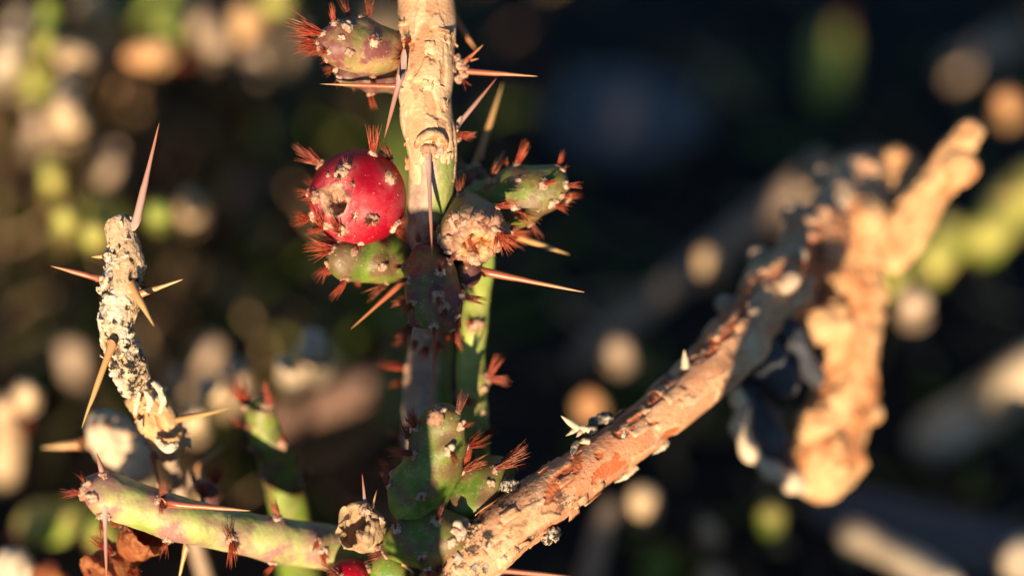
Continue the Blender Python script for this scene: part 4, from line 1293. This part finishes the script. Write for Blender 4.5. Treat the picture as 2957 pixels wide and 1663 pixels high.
# black shrivelled twigs crowding the crook
M_black = mk_plain('blackened_wood', (0.030, 0.034, 0.045), (0.085, 0.09, 0.11), 200, 0.7)
dk0 = at(2230, 1380, 44)
dg0 = dk0.copy(); dg0[2] = 0
for pts, lab in ((((2110, 960, 40, 21), (2160, 980, 56, 23), (2210, 1030, 60, 26), (2260, 1100, 46, 29), (2300, 1130, 36, 30)), 'blackened crooked twig tucked under the woody branch'),
                 (((2140, 1120, 40, 30), (2170, 1180, 58, 31), (2210, 1250, 60, 33), (2240, 1320, 44, 36), (2270, 1360, 30, 38)), 'blackened drooping twig inside the looping dry twig'),
                 (((2200, 900, 36, 26), (2260, 940, 44, 28), (2320, 1040, 36, 32), (2370, 1100, 30, 36)), 'blackened short twig leaning on the forked branch')):
    o = thing('black_twig', lab, 'twig', at(*pts[-1][:2], pts[-1][3]))
    q = tube(list(pts), 60, 0.2, rel_crust(221 + pts[0][0]))
    q.build('shaft', M_black, o)

# ------------------------------------------------------------------ the soft background: pebbles, stems and twigs on the ground
def gz(p):
    return float(ground_z(np.array([p[0]]), np.array([p[1]]))[0])

def pebble(px, py, rx, ry, h, mat, label, group, name='pebble', cat='pebble', flat=0.8):
    p = ground_at(px, py, h)
    d = depth(p)
    k = pxm(d)
    v, f = ICO3
    n = fbm(v * 1.1 + px * 0.37, 3, int(py))
    V = v * (0.72 + 0.55 * n)[:, None] * np.array([rx * k, max(rx, ry) * k * 0.9, ry * k])
    g = gz(p)
    # the body reaches from its top down to the soil
    lo = V[:, 2] < 0
    V[lo, 2] *= max(1.0, (p[2] - g + 0.002) / (ry * k * 0.95))
    o = put(name, np_mesh(name, V, f), mat, None, p)
    return tag(o, label, cat, group)

def stem_bg(path, mat, name, label, cat, group=None, rel=rel_green, spikes=0, rooted=None):
    """path rows: px, py, r px, height mm above the soil"""
    pts = []
    for x, y, r, h in path:
        p = ground_at(x, y, h / 1000)
        pts.append(('w', p, r * pxm(depth(p))))
    if rooted is not None:
        p, r = pts[rooted][1], pts[rooted][2]
        ext = down(p, r * .9, away(p), 3, r * .55)
        pts = pts + ext if rooted == -1 else ext[::-1] + pts
    base = pts[-1][1].copy() if rooted != 0 else pts[0][1].copy()
    base[2] = max(0, base[2])
    o = thing(name, label, cat, base, group)
    t = tube(pts, 36, 0.35, rel)
    t.A.setdefault('near', np.zeros(t.V.shape[:2]))
    if rel is rel_green and spikes:
        dress(t, 'stem', mat, o, (), None, extra=spikes, back_only=False, gap=4.0, pad=28)
    else:
        t.build('stem', mat, o)
    return o

def stub(path, mat, name, label, cat='stump', green=0):
    """short joint or stump; rows: px, py, r px, dz mm; its foot leans back to the soil"""
    pts = [('w', at(x, y, dz), r * pxm(D + dz / 1000)) for x, y, r, dz in path]
    p, r = pts[-1][1], pts[-1][2]
    pts = pts + down(p, r * .8, away(p), 3, r * .5)
    t = tube(pts, 36, 0.3, rel_green if green else rel_gnarl(int(path[0][0]) + 7, .75))
    t.A['near'] = np.zeros(t.V.shape[:2])
    foot = pts[-1][1].copy()
    foot[2] = 0
    if green:
        o = thing(name, label, cat, foot)
        dress(t, 'stem', mat, o, (), None, extra=green, back_only=False, gap=4.0, pad=26)
    else:
        t.build(name, mat, None)
        tag(t.obj, label, cat)

T_, P_, W_, Y_ = M_tanpeb, M_paletwig, M_drywood, M_bgyel
for path, mat, lab in (
    (((30, 90, 31, 95), (26, 150, 41, 95), (10, 190, 33, 96)), P_, 'chalky dry joint beside the slim green sprig'),
    (((160, 150, 33, 95), (205, 160, 41, 95), (230, 170, 31, 95)), T_, 'oval tan stump above the drop-shaped stump'),
    (((206, 215, 20, 86), (196, 270, 35, 85), (190, 335, 46, 85)), T_, 'drop-shaped tan stump with a narrow neck'),
    (((250, 15, 31, 110), (280, 30, 33, 110)), T_, 'orange-tan stump beyond the slim green sprig'),
    (((356, 168, 27, 100), (410, 158, 35, 100), (470, 146, 27, 100)), M_fork, 'long orange-tan stump lying below the arching green branch'),
    (((618, 80, 24, 120), (630, 140, 27, 120)), W_, 'brown stump to one side of the grey stick'),
    (((735, 155, 31, 122), (740, 190, 27, 122)), W_, 'small round brown stump near the foot of the grey stick'),
    (((308, 400, 37, 118), (312, 450, 42, 118), (312, 505, 37, 118)), W_, 'tall dull brown stump behind the long pale spine'),
    (((545, 545, 33, 84), (552, 590, 30, 84)), T_, 'tan stump beside the green tip behind the dead twig'),
    (((215, 985, 41, 118), (215, 1040, 37, 118)), W_, 'dull tan stump behind the foot of the dead twig'),
    (((905, 975, 32, 48), (905, 1015, 37, 48)), P_, 'pale knobbly stump with a thin tan stick at its side'),
    (((815, 1045, 27, 48), (840, 1058, 26, 48)), P_, 'smaller pale knob joined up to the knobbly stump'),
    (((690, 1060, 26, 62), (690, 1090, 26, 62)), W_, 'grey-tan knob above the rust-crowned sprig'),
    (((570, 1108, 21, 60), (610, 1122, 26, 60), (650, 1118, 21, 60)), T_, 'flat tan knob between the dead twig and the rust-crowned sprig'),
    (((550, 1180, 24, 50), (560, 1210, 24, 50)), T_, 'tan knob by the lowest orange spine of the dead twig'),
    (((506, 1070, 31, 80), (520, 1095, 27, 80)), W_, 'dull knob just beyond the dead twig'),
    (((78, 1105, 27, 62), (72, 1140, 27, 62)), T_, 'peach-coloured knob above the rust-bristled dry tip'),
    (((20, 1150, 29, 64), (10, 1190, 29, 64)), T_, 'larger tan knob beside the peach-coloured knob'),
    (((60, 1590, 48, 34), (40, 1660, 67, 34)), P_, 'broad chalky pink stump below the bright yellow-green joint'),
    (((110, 1640, 40, 30), (150, 1690, 40, 30)), M_rust, 'orange-brown stump leaning on the chalky pink stump'),
    (((300, 130, 27, 125), (290, 160, 30, 125)), W_, 'reddish brown knob between the two tan stumps below the green branch'),
    (((385, 230, 31, 130), (370, 262, 33, 130)), M_fork, 'brown stump in half shade under the long orange-tan stump'),
    (((560, 30, 33, 128), (575, 75, 33, 128)), W_, 'grey-brown stump beside the yellow-green hanging joint'),
    (((690, 40, 37, 126), (720, 70, 37, 126)), M_fork, 'amber stump under the green joint by the grey stick'),
    (((70, 40, 27, 130), (62, 70, 27, 130)), P_, 'mauve-grey knob beside the slim green sprig'),
    (((90, 300, 18, 104), (110, 340, 20, 104), (100, 380, 20, 104)), W_, 'thin brown stub leaning against the drop-shaped stump'),
    (((620, 985, 37, 112), (600, 1020, 37, 112)), W_, 'rusty brown stump beyond the dead twig and the fallen stick'),
    (((2045, 725, 31, 100), (2047, 755, 31, 100)), T_, 'tan stump whose sunlit tip rises beside the slanting brown stick'),
    (((1700, 1138, 32, 96), (1700, 1165, 31, 96)), M_fork, 'yellow-tan stump with a sunlit tip above the splintered knot'),
    (((1790, 990, 31, 100), (1790, 1015, 29, 100)), W_, 'dull brown stump between the slanting stick and the woody branch'),
    (((1858, 1418, 36, 82), (1862, 1450, 34, 82)), T_, 'tan stump with a sunlit tip under the torn bark'),
    (((2045, 1505, 31, 84), (2047, 1535, 29, 84)), W_, 'pinkish brown stump with a sunlit tip under the black twigs'),
    (((2900, 270, 32, 104), (2915, 300, 32, 104)), M_fork, 'orange-tan stump beyond the tip of the forked branch'),
    (((2370, 440, 36, 112), (2350, 500, 36, 112)), W_, 'dull brown stump at the end of the slanting stick'),
    (((2635, 850, 32, 74), (2640, 880, 32, 74)), W_, 'pinkish stump tucked under the small yellow-green joint'),
    (((2080, 1640, 36, 92), (2060, 1680, 36, 92)), W_, 'reddish brown stump under the olive joint tip'),
):
    stub(path, mat, 'dry_stump', lab)
pebble(690, 560, 60, 56, .003, W_, 'dull brown round stone beside the red fruit', None, 'stone', 'stone')
pebble(965, 800, 50, 46, .003, W_, 'dull brown round stone under the red fruit', None, 'stone', 'stone')
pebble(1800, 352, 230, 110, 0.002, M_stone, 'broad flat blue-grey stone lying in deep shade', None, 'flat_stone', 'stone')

# green joints and stems
M_dimg = mat_green('shade_olive_skin', (0.045, 0.075, 0.006), (0.10, 0.12, 0.015), (0.08, 0.05, 0.02), .4)  # olive skin darkened, the dim light is put into its colour
for path, lab, n in (
    (((183, 606, 28, 80), (187, 640, 30, 80)), 'olive round joint tip with a dark gap round it', 2),
    (((268, 650, 32, 78), (272, 685, 32, 78)), 'olive joint tip beside the top of the dead twig', 2),
    (((452, 590, 32, 78), (458, 625, 32, 78)), 'yellow round joint tip at the foot of the long pale spine', 2),
    (((142, 445, 26, 92), (148, 490, 30, 92), (152, 525, 28, 92)), 'yellow-green upright joint tip with a tan edge', 3),
    (((136, 0, 22, 95), (140, 70, 25, 95), (128, 135, 22, 95)), 'slim upright green sprig between tan stumps', 4),
    (((480, 50, 40, 104), (486, 110, 34, 104)), 'yellow-green joint hanging from the arching far branch', 3),
    (((100, 190, 34, 122), (104, 240, 36, 122)), 'green joint in half shade under the slim green sprig', 3),
    (((520, 10, 30, 118), (520, 60, 32, 118)), 'small green joint next to the grey-brown stump', 2),
    (((240, 600, 40, 116), (330, 620, 40, 116)), 'green joint glowing between two olive tips', 3),
    (((770, 0, 40, 110), (810, 5, 40, 110)), 'green joint beside the upright grey stick', 2),
):
    stub(path, Y_, 'green_joint', lab, 'cactus', n)
stem_bg([(360, 70, 46, 26), (410, 30, 48, 30), (460, 0, 46, 34), (520, -50, 42, 38)], M_bgyel, 'green_branch', 'yellow-green cholla branch arching over the far stumps', 'cactus', None, spikes=6, rooted=0)
stem_bg([(60, 1500, 46, 34), (110, 1510, 62, 35), (180, 1505, 60, 35), (240, 1500, 46, 34), (300, 1540, 36, 30)], M_bgyel, 'green_branch', 'bright yellow-green joint lying behind the tip of the level branch', 'cactus', None, spikes=6, rooted=-1)
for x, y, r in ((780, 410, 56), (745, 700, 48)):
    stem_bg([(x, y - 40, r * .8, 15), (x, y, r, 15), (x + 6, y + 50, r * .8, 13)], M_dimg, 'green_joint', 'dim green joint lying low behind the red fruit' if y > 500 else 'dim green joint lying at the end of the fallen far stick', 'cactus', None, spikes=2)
stem_bg([(1136, 860, 30, 3), (1140, 1000, 34, 3), (1136, 1120, 38, 3), (1130, 1240, 46, 5)], M_green, 'green_branch', 'dark green branch lying in shade behind the lower stem', 'cactus', None, spikes=4)
stem_bg([(1145, 330, 40, 20), (1140, 420, 44, 17), (1146, 500, 44, 14), (1150, 580, 42, 10)], M_bgyel, 'green_cholla', 'pale green stem showing between the red fruit and the tan stem', 'cactus', None, spikes=5, rooted=-1)
stem_bg([(1080, 30, 50, 12), (1100, 120, 56, 8)], M_tanpeb, 'dry_cholla', 'short tan stump behind the unripe fruit', 'stump', None, rooted=-1)
stem_bg([(2400, 80, 60, 14), (2395, 180, 54, 10), (2390, 260, 50, 5)], M_bgyel, 'green_cholla', 'dim green upright stem in the far shade', 'cactus', None, spikes=4, rooted=-1)
stem_bg([(2690, 760, 50, 40), (2730, 690, 66, 42), (2765, 640, 56, 43)], M_bgyel, 'green_branch', 'plump yellow-green joint behind the fork of the tan branch', 'cactus', None, spikes=3, rooted=0)
stem_bg([(2620, 790, 40, 38), (2590, 800, 46, 38)], M_bgyel, 'green_joint', 'small yellow-green joint under the fork of the tan branch', 'cactus', None, spikes=2, rooted=-1)
stem_bg([(2850, 690, 52, 40), (2900, 620, 66, 42), (2960, 560, 70, 44), (3040, 500, 66, 46)], M_bgyel, 'green_branch', 'long yellow-green branch reaching out past the fork', 'cactus', None, spikes=6, rooted=0)
stem_bg([(2228, 1450, 32, 36), (2226, 1480, 40, 34), (2226, 1520, 36, 30)], M_bgyel, 'green_joint', 'olive green joint tip below the looping dry twig', 'cactus', None, spikes=2, rooted=-1)
stem_bg([(1880, 1600, 46, 10), (1900, 1660, 50, 6)], M_green, 'green_joint', 'dim green joint in shade under the woody branch', 'cactus', None, spikes=2, rooted=-1)

M_pink = mk_plain('pinkish_brown_wood', (0.20, 0.115, 0.085), (0.28, 0.17, 0.13), 160, 0.85)
# dry twigs: tall ones reach the sun, low ones stay in shade
stem_bg([(1690, 1030, 34, 6), (1850, 900, 36, 14), (2010, 770, 38, 22), (2180, 640, 40, 26), (2380, 480, 42, 30)], M_drywood, 'dry_stick', 'long brown dry stick slanting behind the woody branch', 'stick', None, rooted=0)
stem_bg([(806, -20, 26, 40), (824, 60, 28, 36), (846, 150, 26, 30), (858, 210, 24, 25)], M_drywood, 'dry_stick', 'straight grey stick standing beside the unripe fruit', 'stick', None, rooted=-1)
M_dim = mk_plain('shade_brown_wood', (0.10, 0.065, 0.035), (0.16, 0.11, 0.055), 160, 0.85)  # brown wood with a darker colour standing in for dim light
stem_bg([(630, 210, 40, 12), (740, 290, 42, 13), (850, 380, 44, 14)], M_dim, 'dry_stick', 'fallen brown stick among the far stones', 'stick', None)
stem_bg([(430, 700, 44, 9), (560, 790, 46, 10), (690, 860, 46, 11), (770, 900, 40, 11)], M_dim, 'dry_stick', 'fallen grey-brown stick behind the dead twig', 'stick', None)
stem_bg([(820, 1205, 40, 14), (940, 1165, 46, 16), (1040, 1120, 48, 18), (1100, 1095, 40, 19)], M_pink, 'dry_stick', 'thick pinkish brown stick behind the lower stem', 'stick', None, rooted=0)
stem_bg([(915, 1020, 22, 18), (960, 1075, 22, 16), (1010, 1140, 22, 13)], M_tanpeb, 'dry_stick', 'thin tan stick leaning on the pinkish stick', 'stick', None, rooted=-1)
stem_bg([(2700, 1260, 70, 10), (2850, 1170, 74, 16), (2960, 1090, 78, 34), (3060, 1030, 80, 42)], M_paletwig, 'dry_stick', 'stout pale stick rising out of the shade beyond the fork', 'stick', None, rooted=0)
stem_bg([(2760, 195, 40, 28), (2850, 150, 44, 32), (2960, 90, 46, 36)], M_drywood, 'dry_stick', 'brown stick jutting out of the far shade', 'stick', None, rooted=0)
stem_bg([(2470, 1545, 50, 32), (2560, 1590, 46, 34), (2660, 1640, 52, 36), (2760, 1710, 56, 38)], M_paletwig, 'dry_stick', 'pale dry stick lying below the forked branch', 'stick', None, rooted=0)
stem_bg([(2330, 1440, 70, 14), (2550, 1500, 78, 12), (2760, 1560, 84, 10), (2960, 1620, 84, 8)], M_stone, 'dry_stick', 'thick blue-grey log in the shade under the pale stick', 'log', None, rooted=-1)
stem_bg([(2900, 1580, 70, 36), (2960, 1620, 80, 34)], M_paletwig, 'dry_stump', 'pinkish pale stump end beside the pale stick', 'stump', None, rooted=-1)
stem_bg([(1770, 1440, 26, 30), (1735, 1540, 30, 24), (1700, 1670, 32, 16)], M_drywood, 'dry_stick', 'thin brown stick standing in shade under the woody branch', 'stick', None, rooted=-1)
# bristly tip at the left
stem_bg([(24, 1230, 40, 34), (16, 1280, 46, 30), (10, 1340, 44, 26)], M_tanpeb, 'dry_cholla', 'pinkish dry stem tip with rust red bristles', 'cactus', None, rooted=-1)
o_ = bpy.data.objects['dry_cholla.001'] if 'dry_cholla.001' in bpy.data.objects else bpy.data.objects['dry_cholla']
ch = o_.children[0]
p_ = ground_at(24, 1222, .035)
for a, b in ((0.9, -.2), (0.2, -1), (-.4, -.9)):
    tuft(ch, p_, idir(a, b), 95, 'fan')
